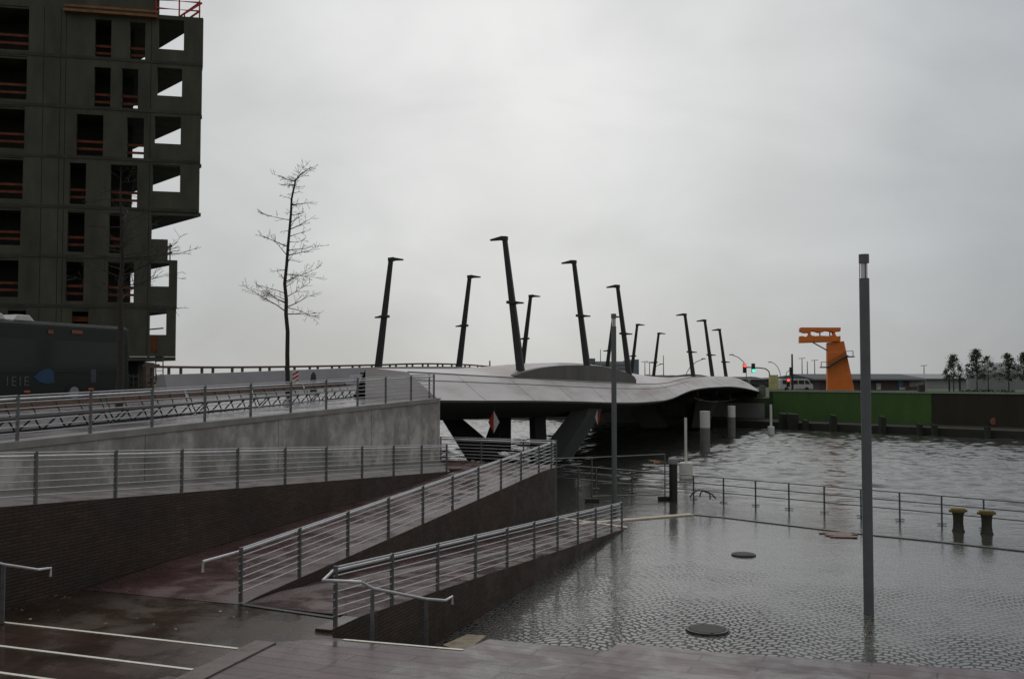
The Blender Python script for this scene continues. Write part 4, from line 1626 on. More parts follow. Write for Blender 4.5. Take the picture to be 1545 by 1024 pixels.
floors = [  # zhi, zlo, right end px, openings (x0,x1,ytop,ybot)
    (0, 1, 300, [(232, 271, 30, 75), (188, 212, 34, 96), (135, 160, 30, 92), (-30, 34, 8, 76), (-130, -75, 8, 76)]),
    (1, 2, 299, [(231, 269, 103, 145), (177, 202, 104, 168), (135, 160, 102, 164), (-30, 32, 85, 150), (-130, -75, 85, 150)]),
    (2, 3, 298, [(228, 268, 176, 217), (186, 212, 178, 241), (109, 150, 173, 235), (-30, 30, 160, 224), (-130, -75, 160, 224)]),
    (3, 4, 297, [(226, 268, 249, 289), (162, 203, 249, 313), (100, 125, 246, 308), (-30, 29, 236, 300), (-130, -75, 236, 300)]),
    (4, 5, 225, [(161, 183, 321, 382), (98, 124, 318, 380), (-30, 27, 310, 370), (-130, -75, 310, 370)]),
    (5, 6, 265, [(225, 253, 397, 432), (160, 200, 394, 456), (97, 124, 391, 454), (-30, 25, 386, 448), (-130, -75, 386, 448)]),
    (6, 7, 264, [(224, 250, 467, 505), (107, 132, 465, 488), (10, 38, 460, 505)]),
]
mbw = MB()
mbj = MB()
guards = []
for hi, lo, rpx, ops in floors:
    z1, z0 = ZB[hi], ZB[lo]
    s0 = max(0, s_of(rpx))
    mg = MB()
    cur = s0
    for (x0, x1, yt, yb) in ops:
        a, b_ = s_of(x1), s_of(x0)
        xm = (x0 + x1) / 2 if x0 > 0 else x1 - 10
        zt, zb = min(fz(xm, yt), z1 - 0.12), max(fz(xm, yb), z0 + 0.02)
        if a < cur:
            a = cur
        wallbox(mbw, cur, a, z0 + .0, z1 - 0.02)
        wallbox(mbw, a, b_, zt, z1 - 0.02)
        wallbox(mbw, a, b_, z0, zb)
        cur = b_
        if x1 < 215 and not (x0 == 10):
            guards.append((a, b_, zb, zt))
    wallbox(mbw, cur, S_END, z0, z1 - 0.02)
mbw.build('facade_wall', M_CONC_B, BB)
mb = MB()
for px in (-60, -150, 58, 84, 92, 222):
    s_ = s_of(px)
    for hi, lo, rpx, ops in floors:
        o = CC + EL * s_ + EN * 0.003
        mb.obox(lower(o, ZB[lo] + 0.04), EL * 0.05, -EN * 0.01, UP * (ZB[hi] - ZB[lo] - 0.12))
fj = mb.build('facade_joints', mat('joint_shadow', (0.02, 0.02, 0.015), 0.9), BB)
fj['kind'] = 'stuff'
for hi, lo, rpx, ops in floors[:6]:
    mb = MB()
    s0_ = s_of(rpx) + 0.02 if lo != 5 else s_of(225)
    o = CC + EL * s0_ + EN * 0.035
    mb.obox(lower(o, ZB[lo] - 0.02), EL * (S_END - s0_), -EN * 0.034, UP * 0.20)
    mb.build('slab_edge', mat('slab_edge', (0.05, 0.05, 0.038), 0.9, 0.4, 0.8), BB)
# floor slabs (acute corner on the right), thin shadow gap with the wall panels
for i, z in enumerate(ZB):
    mb = MB()
    sr = 0.0 if i <= 4 else s_of(265)
    if i == 5:
        sr = s_of(265)
    a = CC + EL * sr - EN * 0.05
    if i <= 4:
        a = a + EN * 0.0
    L1_ = 24 if i <= 4 else 20
    b_ = CC + EL * S_END - EN * 0.05
    q_ = [a + ED * 0.02, b_, b_ - EN * 22, a + ED * L1_]
    mb.prism([lower(p, z - 0.27) for p in q_], UP * 0.25)
    mb.build('floor_slab', M_CONC_B, BB)
# core behind the windows
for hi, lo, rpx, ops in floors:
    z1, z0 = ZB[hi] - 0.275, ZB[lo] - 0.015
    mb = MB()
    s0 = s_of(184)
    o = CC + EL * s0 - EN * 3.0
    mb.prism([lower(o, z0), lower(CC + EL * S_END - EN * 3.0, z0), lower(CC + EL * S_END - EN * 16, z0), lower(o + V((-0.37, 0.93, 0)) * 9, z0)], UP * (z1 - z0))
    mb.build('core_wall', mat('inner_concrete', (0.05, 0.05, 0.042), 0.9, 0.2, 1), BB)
# pier between loggias and the rest: inner cross wall
# orange guard boards in the openings
for (a, b_, zb, zt) in guards:
    mb = MB()
    for f in (0.16, 0.34):
        z = zb + (zt - zb) * f
        o = CC + EL * (a - 0.1) - EN * (TH + 0.02)
        mb.obox(lower(o, z), EL * (b_ - a + 0.2), -EN * 0.05, UP * 0.16)
    mb.build('guard_board', M_GUARD, BB)
# low wall of the recessed terrace under the overhang
mb = MB()
za, zb_ = fz(240, 361), ZB[5] + 0.0
wallbox(mb, s_of(250), s_of(225), ZB[5], za)
mb.build('terrace_wall', M_CONC_B, BB)
mb = MB()
for px in (256, 262):
    o = CC + EL * s_of(px) + ED * 0.8
    mb.tube([lower(o, ZB[5]), lower(o, ZB[5] + 1.2)], 0.04, 6)
for dz in (0.35, 0.8):
    mb.bar(lower(CC + EL * s_of(262) + ED * 0.5, ZB[5] + dz + .2), lower(CC + EL * s_of(250), ZB[5] + dz), 0.05, 0.14)
mb.build('terrace_guard', M_TIMBER, BB)
# upper storey set back, formwork beam and red roof rails
mb = MB()
wallbox(mb, s_of(232), S_END, ZB[0] + 0.0, ZTOP2, out=-0.05)
mb.build('roof_storey', M_CONC_B, BB)
mb = MB()
za, zb_ = fz(150, 24), fz(150, 12)
wallbox(mb, s_of(231), s_of(88), za, za + 0.16, out=0.45, th=0.4)
wallbox(mb, s_of(231), s_of(88), za + 0.35, za + 0.5, out=0.3, th=0.1)
mb.build('formwork_beam', mat('formwork_orange', (0.22, 0.10, 0.03), 0.7, 0.3, 3), BB)
mb = MB()
z0 = ZB[0]
c0, c1, c2 = CC + EL * 0.25, CC + EL * (s_of(228)), CC + ED * 7
for z in (0.42, 1.0):
    mb.tube([lower(c1, z0 + z), lower(c0, z0 + z), lower(c2, z0 + z)], 0.07, 6)
for p in (c0, c0 + EL * 1.3, c1, CC + ED * 3, c2):
    mb.tube([lower(p, z0 - .02), lower(p, z0 + 1.15)], 0.05, 6)
mb.bar(lower(CC + EL * 1.2, z0 + 0.2), lower(CC + EL * 0.1, z0 + 1.0), 0.08, 0.12)
mb.build('roof_rail', M_RED, BB)
# thin columns and balcony slab details at the open side
for i in (5, 6):
    for k in (1, 2):
        mb = MB()
        o = CC + EL * (s_of(265)) + ED * (4.5 * k)
        mb.tube([lower(o, ZB[i + 1]), lower(o, ZB[i] - 0.28)], 0.07, 6)
        mb.build('prop', M_DARK, BB)
mb = MB()
zr = ZB[7] + 1.15
mb.tube([lower(CC + EL * s_of(264) + ED * 2, zr + .8), lower(CC + EL * s_of(264) + ED * 14, zr + .8)], 0.05, 6)
mb.build('side_rail', M_DARK, BB)
# open ground floor posts and stair tower
for px in (12, 60, 110, 160, 213):
    mb = MB()
    o = CC + EL * s_of(px) - EN * 1.0
    mb.obox(lower(o, 3.9), EL * 0.35, -EN * 0.35, UP * (ZB[7] - 0.28 - 3.9))
    mb.build('ground_column', M_CONC_B, BB)
mb = MB()
o = CC + EL * s_of(205) - EN * 4
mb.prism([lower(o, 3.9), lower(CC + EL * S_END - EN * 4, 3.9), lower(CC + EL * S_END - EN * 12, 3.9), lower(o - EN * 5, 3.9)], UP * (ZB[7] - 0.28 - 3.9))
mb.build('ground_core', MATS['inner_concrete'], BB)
# site ladder under the overhang
tl = thing('site_ladder', 'thin scaffold ladder hanging under the building overhang', 'ladder', at(240, 560, 66))
for px in (235, 246):
    mb = MB()
    mb.tube([at(px, 505, 65.6), at(px, 575, 65.6)], 0.04, 6)
    mb.build('rail', M_POST, tl)
mb = MB()
for k in range(9):
    y = 510 + 7 * k
    mb.tube([at(235, y, 65.6), at(246, y, 65.6)], 0.025, 6)
mb.build('rungs', M_POST, tl)
mb = MB()
mb.box(at(229, 519, 65.5), 0.7, 0.3, 1.0)
mb.build('orange_box', M_GUARD, tl)
# dark site fence between bus and parapet
tf2 = thing('bar_fence', 'low dark bar fence between the bus and the pale parapet', 'fence', at(215, 585, 56))
mb = MB()
for y in (567, 576, 584):
    mb.bar(at(192, y, 56), at(247, y + 2, 58), 0.07, 0.12)
mb.build('rail', M_DARK, tf2)
for k in range(8):
    px = 194 + k * 7
    mb = MB()
    mb.bar(at(px, 594, 56), at(px, 564, 56), 0.05, 0.05, up=(1, 0, 0))
    mb.build('bar', M_DARK, tf2)
t = thing('timber_trestle', 'brown timber trestle at the end of the guard rail', 'trestle', at(225, 585, 54))
for px, y0_ in ((219, 552), (229, 551)):
    mb = MB()
    mb.bar(at(px, 592, 54), at(px, y0_, 54), 0.16, 0.16, up=(1, 0, 0))
    mb.build('post', M_TIMBER, t)
mb = MB()
mb.bar(at(216, 551.5, 54), at(240, 551, 54.6), 0.2, 0.14)
mb.build('beam', M_TIMBER, t)

# =================================================================== BUS
pr = at(194, 560, 51.5)
bd_ = D
zr0 = 4.15
ztop = at(194, 492.5, 51.5).z
BUSR = lower(pr, zr0)
bnr = NR
tb = thing('bus', 'dark coach passing on the road before the unfinished building', 'bus', BUSR)
Lbus, Wb = 12.5, 2.55


def bp_(l, w_, z):
    """l back to front (towards the viewer's left), w_ from the near side inwards"""
    return BUSR - bd_ * l - bnr * w_ + UP * z


Hb = ztop - zr0
mb = MB()
prof = [(0.0, 0.35), (0.0, 2.9), (0.06, Hb - 0.22), (0.22, Hb - 0.05), (0.45, Hb), (Wb - 0.45, Hb), (Wb - 0.22, Hb - 0.05), (Wb - 0.06, Hb - 0.22), (Wb, 2.9), (Wb, 0.35)]
mb.prism([bp_(0, w_, z) for w_, z in prof], -bd_ * Lbus)
body = mb.build('body', M_BUSP, tb, bevel=0.06)
mb = MB()
mb.obox(bp_(0.5, 0, 1.45), -bd_ * (Lbus - 0.9), bnr * 0.012, UP * 1.55)
mb.build('window_band', M_GLASS_D, tb)
mb = MB()
mb.obox(bp_(0.0, 0.3, 1.7), -bnr * (Wb - 0.6), bd_ * 0.012, UP * 1.2)
mb.build('rear_window', M_GLASS_D, tb)
mb = MB()
mb.obox(bp_(0, 0.08, Hb - 0.19), -bd_ * Lbus, bnr * 0.03, UP * 0.06)
mb.build('gutter_trim', mat('bus_trim', (0.10, 0.105, 0.105), 0.35), tb)


def bus_l(px):
    k_ = (px - 772.5) / FPX
    return (BUSR.x - k_ * BUSR.y) / (bd_.x - k_ * bd_.y)


def bus_z(px, py):
    q0 = BUSR - bd_ * bus_l(px)
    return at(px, py, q0.y).z - zr0


for x0, x1 in ((-12, 15), (24, 58)):
    l0, l1 = bus_l(x1), bus_l(x0)
    ln = l1 - l0
    mb = MB()
    mb.prism([bp_(l0, 0.25, Hb - .04), bp_(l0 + ln * .25, 0.25, Hb + 0.24), bp_(l0 + ln * .8, 0.25, Hb + 0.24), bp_(l0 + ln, 0.25, Hb - .04)], -bnr * 1.5)
    mb.build('roof_unit', M_WHITE, tb, bevel=0.04)
for x0, x1, y in ((37, 46, 592), (134, 142, 588)):
    l0, l1 = bus_l(x1), bus_l(x0)
    mb = MB()
    mb.obox(bp_(l0, 0, bus_z(x0, y)), -bd_ * (l1 - l0), bnr * 0.02, UP * 0.09)
    mb.build('side_marker', mat('amber_lens', (0.6, 0.14, 0.05), 0.3), tb)
for x0, x1, y in ((72, 80, 503), (108, 124, 503)):
    l0, l1 = bus_l(x1), bus_l(x0)
    mb = MB()
    mb.obox(bp_(l0, 0.03, bus_z(x0, y)), -bd_ * (l1 - l0), bnr * 0.03, UP * 0.17)
    mb.build('roof_marker', mat('amber_dim', (0.22, 0.07, 0.035), 0.4), tb)
for l0 in (bus_l(112), bus_l(-40)):
    mb = MB()
    c = bp_(l0, 0.02, 0.5)
    mb.tube([c + bnr * 0.05, c - bnr * 0.28], 0.5, 24)
    wl = mb.build('wheel', M_RUBBER, tb, smooth=True)
    mb = MB()
    mb.tube([c + bnr * 0.075, c + bnr * 0.045], 0.29, 20)
    rm = mb.build('rim', M_GREY, tb)
    rm.parent = wl
# lettering and blue swoosh
cu = bpy.data.curves.new('lettering', 'FONT')
cu.body = 'IEIE'
cu.size = 0.62
cu.extrude = 0.006
cu.space_character = 1.35
tmpo = bpy.data.objects.new('lettering', cu)
C.objects.link(tmpo)
dg = bpy.context.evaluated_depsgraph_get()
me = bpy.data.meshes.new_from_object(tmpo.evaluated_get(dg))
bpy.data.objects.remove(tmpo)
me.materials.append(mat('pale_lettering', (0.085, 0.092, 0.10), 0.5))
lt = bpy.data.objects.new('lettering', me)
C.objects.link(lt)
lt.parent = tb
lo = bp_(bus_l(9), -0.012, bus_z(9, 582)) - BUSR
lt.matrix_local = Matrix.Translation(lo) @ Matrix(((bd_.x, 0, bnr.x, 0), (bd_.y, 0, bnr.y, 0), (0, 1, 0, 0), (0, 0, 0, 1)))
mb = MB()
sw = [(bus_l(x), bus_z(x, y)) for x, y in ((51, 569), (58, 562), (67, 556.5), (76, 556), (81, 561), (83, 577), (72, 579), (60, 576))]
mb.prism([bp_(l, 0, z) for l, z in sw], bnr * 0.016)
mb.build('blue_emblem', M_BLUE, tb)
mb = MB()
mb.obox(bp_(bus_l(145), 0, bus_z(140, 577)), -bd_ * (bus_l(137) - bus_l(145)), bnr * 0.014, UP * (bus_z(140, 557) - bus_z(140, 577)))
mb.build('vent_grille', mat('vent_grey', (0.05, 0.055, 0.07), 0.5, 0.4, 6, stretch=(.1, .1, 4)), tb)

# =================================================================== FAR QUAY
QA, QB = gnd(1172, 647, 0), gnd(1545, 663.5, 0)
qd = (QB - QA).normalized()
QL, QR = QA - qd * 95, QB + qd * 90
qn = V((-qd.y, qd.x, 0))
if qn.y < 0:
    qn = -qn
ZQ = at(1172, 590.5, QA.y + 3).z
mb = MB()
mb.slab([lower(QL + qn * 3.4, ZQ - 0.75), lower(QR + qn * 3.4, ZQ - 0.75), V((2500, 100, ZQ - 0.75)), V((2500, 3500, ZQ - 0.75)), V((-2500, 3500, ZQ - 0.75)), V((-600, 400, ZQ - 0.75))], -3)
struct(mb.build('far_land', mat('far_ground', (0.05, 0.075, 0.035), 0.9, 0.3, 0.1)))
mb = MB()
mb.slab([lower(QL, 0.75), lower(QR, 0.75), lower(QR + qn * 3.0, 0.95), lower(QL + qn * 3.0, 0.95)], -3)
tag(mb.build('quay_ledge', mat('quay_stone', (0.035, 0.036, 0.026), 0.85, 0.35, 0.7)), 'low dark stone quay ledge along the far shore', 'quay')


def qpx(px, off, z=0):
    """point on the line parallel to the quay, off metres behind it, at pixel column px"""
    a = QA + qn * off
    k = (px - 772.5) / FPX
    s_ = (k * a.y - a.x) / (qd.x - k * qd.y)
    p = a + qd * s_
    return V((p.x, p.y, z))


def strip(p0, p1, z0, z1, th, name, m_, parent=None):
    m2 = MB()
    m2.obox(lower(p0, z0), lower(p1, 0) - lower(p0, 0), qn * th, UP * (z1 - z0))
    return m2.build(name, m_, parent)


tag(strip(qpx(1166, 3.0), qpx(1404, 3.0), 0.9, ZQ, 0.4, 'green_wall', mat('green_paint', (0.058, 0.130, 0.026), 0.7, 0.18, 0.8, stretch=(1, 1, .4))), 'plain bright green painted flood wall below the orange tower', 'wall')
tag(strip(qpx(1404.2, 3.0), qpx(1700, 3.0), 0.9, ZQ, 0.4, 'brown_wall', mat('brown_sheet', (0.030, 0.026, 0.016), 0.8, 0.25, 0.6, stretch=(1, 1, .3))), 'dark brown flood wall right of the green one below the trees', 'wall')
tag(strip(qpx(930, 3.0), qpx(1150, 3.0), 0.9, 2.6, 0.4, 'grey_wall', mat('pale_quay_wall', (0.28, 0.275, 0.265), 0.8, 0.2, 0.5)), 'pale grey quay wall seen beneath the bridge', 'wall')
tag(strip(qpx(640, 3.0), qpx(929, 3.0), 0.9, 2.2, 0.4, 'dark_wall', mat('dark_quay_wall', (0.04, 0.042, 0.03), 0.8, 0.2, 0.5)), 'dark quay wall far off between the bridge legs', 'wall')
tag(strip(qpx(905, 4.0), qpx(962, 4.0), 2.3, 3.6, 0.3, 'brick_bank', mat('pinkish_brick', (0.36, 0.19, 0.15), 0.8, 0.35, 2)), 'pinkish brick bank seen under the bridge behind the lamp column', 'wall')
struct(strip(qpx(1160, 2.9), qpx(1700, 2.9), ZQ + 0.002, ZQ + 0.07, 0.75, 'quay_path', mat('wall_cap', (0.40, 0.40, 0.38), 0.7)))
gr = strip(qpx(1160, 3.9), qpx(1700, 3.9), ZQ - 0.74, ZQ + 0.12, 6.0, 'grass', mat('short_grass', (0.03, 0.065, 0.018), 0.9, 0.4, 0.8))
gr['kind'] = 'stuff'
gr['label'] = 'strip of short green grass behind the far flood wall'
gr['category'] = 'grass'
# fender piles and clumps at the foot
fl = [(1181, 12), (1195, 16), (1214, 8), (1256, 9), (1330, 8), (1386, 6), (1408, 6), (1488, 5)]
flab = ['first dark fender post right of the far bridge end', 'broad dark fender post left of the orange tower', 'slim fender post left of the tower foot', 'fender post straight below the orange tower', 'fender post right of the near lamp column', 'fender post near the end of the green wall', 'fender post where the brown wall begins', 'fender post below the brown wall far right']
for (px, wpx), lab in zip(fl, flab):
    p = qpx(px, -0.5)
    hh = 1.7 if px in (1181, 1195, 1330, 1256) else 1.1
    wm = wpx / FPX * p.y
    mb = MB()
    mb.slab([p + V((-wm / 2, -0.3, hh)), p + V((wm / 2, -0.3, hh - .1)), p + V((wm / 2, 0.35, hh)), p + V((-wm / 2, 0.35, hh + .1))], -2)
    tag(mb.build('fender_post', mat('fender_timber', (0.025, 0.028, 0.018), 0.85, 0.3, 1.5)), lab, 'fender post', 'dark fender posts along the far quay')
# rusty ring on the brown wall
p = qpx(1497, 2.96, at(1497, 634, 95).z)
mb = MB()
mb.lathe(V((0, 0, 0)), [(0.30, -0.04), (0.34, 0.0), (0.30, 0.04)], 18)
mb.v = [tuple(p + V((x, z - 0.06, y))) for x, y, z in mb.v]
tag(mb.build('life_ring', mat('faded_red', (0.25, 0.09, 0.06), 0.7)), 'faded red ring on the foot of the brown wall', 'ring')

# ------------------------------------------------------------------ orange viewing tower
YT = 119.0
tw = thing('viewing_tower', 'orange viewing tower with overhanging top behind the green wall', 'tower', at(1268, 592, YT))
dep = V((0.25, 1, 0)) * 2.6


def tprism(outline, name, m_, yo=0.0, d_=None, parent=tw):
    m2 = MB()
    m2.prism([at(x, y, YT + yo) for x, y in outline], d_ if d_ is not None else dep)
    return m2.build(name, m_, parent)


tprism([(1248.6, 603), (1292, 603), (1290, 592), (1273.5, 514.5), (1248.6, 516.6)], 'shaft', M_ORANGE)
tprism([(1206, 516.4), (1206, 507.5), (1210, 506.6), (1216, 508), (1221, 505.5), (1230, 506.8), (1240, 506.3), (1250, 506.8), (1256, 505.5), (1262, 507.5), (1268.2, 506.5), (1268.2, 514.4)], 'lower_beam', M_ORANGE, -0.4)
tprism([(1206.5, 494.6), (1209, 493.8), (1268.6, 494), (1268.4, 499), (1263, 499), (1258, 500.2), (1253, 499), (1247, 498.2), (1240, 500.3), (1236, 501), (1230, 499.3), (1225, 498.6), (1221, 501), (1213, 501.5), (1206.5, 499)], 'upper_beam', M_ORANGE, -0.4)
for cx in (1221.5, 1258.5):
    tprism([(cx - 2.5, 500), (cx - 1.0, 503), (cx - 4.5, 508), (cx + 4.5, 508), (cx + 1.5, 503), (cx + 2.5, 500)], 'support', M_ORANGE, -0.35, dep * 0.95)
mb = MB()
for x in (1237, 1252):
    mb.bar(at(x, 508, YT + 1.2), at(x, 499, YT + 1.2), 0.12, 0.12, up=(1, 0, 0))
mb.build('slim_posts', M_DARK, tw)
mb = MB()
mb.bar(at(1226.5, 516.6, YT + .5), at(1249, 529, YT + .5), 0.12, 0.12)
mb.build('brace', M_DARK, tw)
mb = MB()
mb.bar(at(1250, 553, YT - 0.6), at(1278, 536.5, YT - 0.6), 0.9, 0.14)
mb.build('stair_flight', M_DARK, tw)
tprism([(1249.5, 552), (1249.5, 545.5), (1277, 529.5), (1277, 536)], 'stair_screen', mat('stair_orange', (0.42, 0.115, 0.02), 0.7, 0.15, 2), -1.05, V((0, 0.06, 0)))
for x0, x1, yb, yt in ((1239, 1250, 554, 546), (1277, 1287, 538, 529.5)):
    mb = MB()
    mb.bar(at(x0, yb, YT - .3), at(x1, yb, YT - .3), 1.2, 0.14)
    xe = x0 if x0 < 1260 else x1
    for yo in (-0.85, 0.25):
        mb.bar(at(xe, yb, YT + yo), at(xe, yt, YT + yo), 0.07, 0.07, up=(1, 0, 0))
        mb.bar(at(x0, yt, YT + yo), at(x1, yt, YT + yo), 0.06, 0.06)
    mb.build('landing', M_DARK, tw)
mb = MB()
for k in range(8):
    x = 1252 + k * 2.6
    mb.obox(at(x, 531.8, YT - 0.02), V((0.13, 0, 0)), (0, 0.04, 0), UP * 0.07)
mb.build('faint_lettering', mat('pale_orange', (0.75, 0.45, 0.3), 0.7), tw)

# ------------------------------------------------------------------ beyond the quay
ZG = ZQ - 0.75


def block(px0, px1, ytop, Y, depth, name, m_, label=None, cat=None, zb=None, parent=None, Y1=None):
    a, b_ = at(px0, ytop, Y), at(px1, ytop, Y1 or Y)
    b_.z = a.z
    m2 = MB()
    z0 = ZG if zb is None else zb
    m2.obox(lower(a, z0), lower(b_, 0) - lower(a, 0), V((0, depth, 0)), UP * (a.z - z0))
    o = m2.build(name, m_, parent)
    if label:
        tag(o, label, cat)
    return o


# long sheds
sh = thing('warehouse', 'long low warehouse with dark roof and painted wall beside the tower', 'warehouse', at(1340, 588, 190))
block(1236, 1396, 573.5, 190, 24, 'wall', mat('shed_brown', (0.13, 0.09, 0.095), 0.8, 0.5, 0.15), parent=sh)
m2 = MB()
a, b_ = at(1228, 573.3, 188.5), at(1398, 573.3, 188.5)
m2.prism([a, a + V((0, 28, 0)), a + V((0, 14, 1.25)), a + V((0, 0.3, .25))], b_ - a)
m2.build('roof', mat('shed_roof', (0.07, 0.075, 0.08), 0.8), sh)
for px0, px1, y0_, y1_, c in ((1322, 1329, 578, 588, (0.5, 0.48, 0.45)), (1355, 1362, 573.6, 583, (0.10, 0.22, 0.34)), (1372, 1393, 575, 583, (0.32, 0.31, 0.31)), (1357, 1366, 584, 588, (0.5, 0.5, 0.5))):
    a = at(px0, y1_, 189.9)
    b_ = at(px1, y0_, 189.9)
    m2 = MB()
    m2.obox(a, V((b_.x - a.x, 0, 0)), V((0, -0.04, 0)), UP * (b_.z - a.z))
    m2.build('wall_painting', mat('mural_%d' % px0, c, 0.8, 0.4, 1.5), sh)
block(1226, 1420, 566.5, 420, 40, 'dark_shed', mat('far_roof', (0.085, 0.095, 0.105), 0.9), 'dark long shed roof behind the painted warehouse', 'warehouse')
p2 = thing('pale_shed', 'very long pale grey shed behind the trees at right', 'warehouse', at(1500, 590, 230))
block(1396.5, 1640, 572.0, 232, 30, 'wall', mat('pale_cladding', (0.36, 0.36, 0.37), 0.7, 0.1, 0.1), parent=p2)
m2 = MB()
a, b_ = at(1396.5, 571.8, 231), at(1640, 571.8, 231)
m2.prism([a, a + V((0, 32, 0)), a + V((0, 32, .3)), a + V((0, 16, 1.3)), a + V((0, 0, .15))], b_ - a)
m2.build('roof', mat('pale_roof', (0.26, 0.27, 0.28), 0.7), p2)
block(1200, 1246, 575, 200, 20, 'low_shed', mat('grey_low', (0.22, 0.215, 0.21), 0.8, 0.3, 0.3), 'low grey shed left of the orange tower behind the white van', 'shed')
# round tank roof among the trees
m2 = MB()
c = at(1508, 590, 215)
c.z = ZG
m2.lathe(c, [(6.5, 0), (6.5, 3.2), (5.0, 4.6), (2.5, 5.4), (0.1, 5.7)], 32)
tag(m2.build('storage_dome', mat('dome_grey', (0.25, 0.25, 0.26), 0.7), smooth=True), 'grey rounded dome roof between the far right trees', 'dome')
# far wooded hills
mb = MB()
rnd = random.Random(5)
for (x0, x1, Y, hh, base) in ((-900, 1600, 1900, 12, 5),):
    n = 260
    top = []
    for i in range(n + 1):
        x = x0 + (x1 - x0) * i / n
        z = base + hh * (0.55 + 0.22 * math.sin(i * 0.21) + 0.15 * math.sin(i * 0.63 + 1)) + rnd.uniform(-1.0, 1.0)
        top.append((x, z))
    mb.grid([[V((x, Y, 2)), V((x, Y + 40, z)), V((x, Y + 260, 3))] for x, z in top])
struct(mb.build('hills', mat('far_woods', (0.05, 0.065, 0.07), 0.95, 0.3, 0.02), smooth=False))


def leafy(base, H, crown_w, seed, label, trunk_f=0.34, m_=None, dens=1.0):
    rnd = random.Random(seed)
    base = V(base)
    t = thing('leafy_tree', label, 'tree', base, 'young leafy trees on the far quay')
    m1 = MB()
    m1.tube([base, base + UP * H * 0.5 + V((0.05, 0, 0)), base + UP * H * 0.95], [0.09, 0.06, 0.015], 8)
    for k in range(14):
        f = trunk_f + (0.9 - trunk_f) * k / 14
        a = k * 2.4
        rr = crown_w / 2 * (1.0 - 0.75 * (f - trunk_f) / (1 - trunk_f))
        m1.tube([base + UP * H * f, base + UP * (H * f + rr * 0.5) + V((math.cos(a), math.sin(a), 0)) * rr * 0.9], [0.04, 0.012], 5)
    m1.build('trunk', M_BARK, t)
    m2 = MB()
    clumps = []
    for k in range(int(60 * dens)):
        f = trunk_f * 0.95 + (1.0 - trunk_f * 0.95) * (k + rnd.random()) / (60 * dens)
        rel = (f - trunk_f) / (1 - trunk_f)
        rmax = crown_w / 2 * (0.75 + 0.5 * rel if rel < 0.25 else (1.0 - rel) * 1.12 + 0.10)
        a = rnd.uniform(0, 6.28)
        rr = rmax * math.sqrt(rnd.random())
        clumps.append((base + V((math.cos(a) * rr, math.sin(a) * rr, H * f)), rnd.uniform(0.25, 0.65)))
    for c, r_ in clumps:
        for j in range(46):
            d = V((rnd.gauss(0, 1), rnd.gauss(0, 1), rnd.gauss(0, .8)))
            p = c + d * r_ * 0.45
            s_ = rnd.uniform(0.05, 0.10)
            x = V((rnd.gauss(0, 1), rnd.gauss(0, 1), rnd.gauss(0, 1))).normalized() * s_
            y = x.cross(V((rnd.gauss(0, 1), rnd.gauss(0, 1), rnd.gauss(0, 1)))).normalized() * s_
            m2.poly([p - x, p - y, p + x, p + y])
    m2.build('crown', m_ or M_LEAF, t, recalc=False)


M_LEAF = mat('dark_leaf', (0.050, 0.082, 0.045), 0.7, 0.45, 0.9)
M_LEAF2 = mat('olive_leaf', (0.085, 0.105, 0.075), 0.7, 0.35, 0.9)
leaf_spec = [(1438, 536, 36, 1, 'leafy tree standing alone left of the other far trees', M_LEAF, 1.0, 150),
             (1473, 528, 38, 2, 'tallest and densest leafy tree on the far quay', M_LEAF, 1.25, 150),
             (1490, 537, 32, 3, 'thin pale tree just behind the tallest leafy tree', M_LEAF2, 0.5, 162),
             (1521, 534, 34, 4, 'leafy tree second from the right picture edge', M_LEAF, 0.9, 150),
             (1546, 533, 38, 5, 'leafy tree cut by the right picture edge', M_LEAF, 1.2, 145)]
for px, ty, wpx, sd, lab, m_, dn, Y in leaf_spec:
    p = at(px, ty, Y)
    leafy(lower(p, ZG), p.z - ZG, wpx / FPX * Y, sd, lab, m_=m_, dens=dn, trunk_f=0.36)
# stakes at the first tree
for k, px in enumerate((1432, 1448)):
    mb = MB()
    p = at(px, 566, 149)
    mb.tube([lower(p, ZG), p], 0.13, 6)
    tag(mb.build('tree_stake', M_BARK), ['left', 'right'][k] + ' timber stake holding the lone far tree', 'stake')
# hedge / dark heap behind the brown wall
mb = MB()
rnd = random.Random(9)
for k in range(1500):
    p = qpx(rnd.uniform(1446, 1530), rnd.uniform(7, 9), ZQ + rnd.uniform(-0.6, 0.30))
    s_ = rnd.uniform(0.06, 0.13)
    x = V((rnd.gauss(0, 1), rnd.gauss(0, 1), rnd.gauss(0, 1))).normalized() * s_
    y = x.cross(V((rnd.gauss(0, 1), rnd.gauss(0, 1), rnd.gauss(0, 1)))).normalized() * s_
    mb.poly([p - x, p - y, p + x, p + y])
tag(mb.build('hedge', M_LEAF, recalc=False), 'low dark hedge behind the brown flood wall', 'hedge')
# dark utility box on the wall
p = qpx(1389, 4.2, ZQ + 0.05)
mb = MB()
mb.box(p + UP * 0.35, 0.55, 0.5, 0.7)
mb.box(p + UP * 0.73, 0.65, 0.6, 0.08)
tag(mb.build('utility_box', M_DARK, bevel=0.03), 'small dark utility box on the wall near the green wall end', 'box')

# yellow board by the bridge end
p = at(1167, 590, 112)
t = thing('yellow_board', 'pale yellow site board standing at the far bridge end', 'board', p)
mb = MB()
a, b_ = at(1160.5, 591, 112), at(1173.5, 565.5, 112)
mb.obox(lower(a, a.z), V((b_.x - a.x, 0, 0)), (0, 0.12, 0), UP * (b_.z - a.z))
mb.build('panel', mat('yellow_board', (0.50, 0.46, 0.20), 0.7, 0.3, 1.5), t)
for x in (1161, 1173):
    mb = MB()
    q_ = at(x, 565, 112.2)
    mb.tube([lower(q_, ZG), q_], 0.06, 6)
    mb.build('post', M_POST, t)


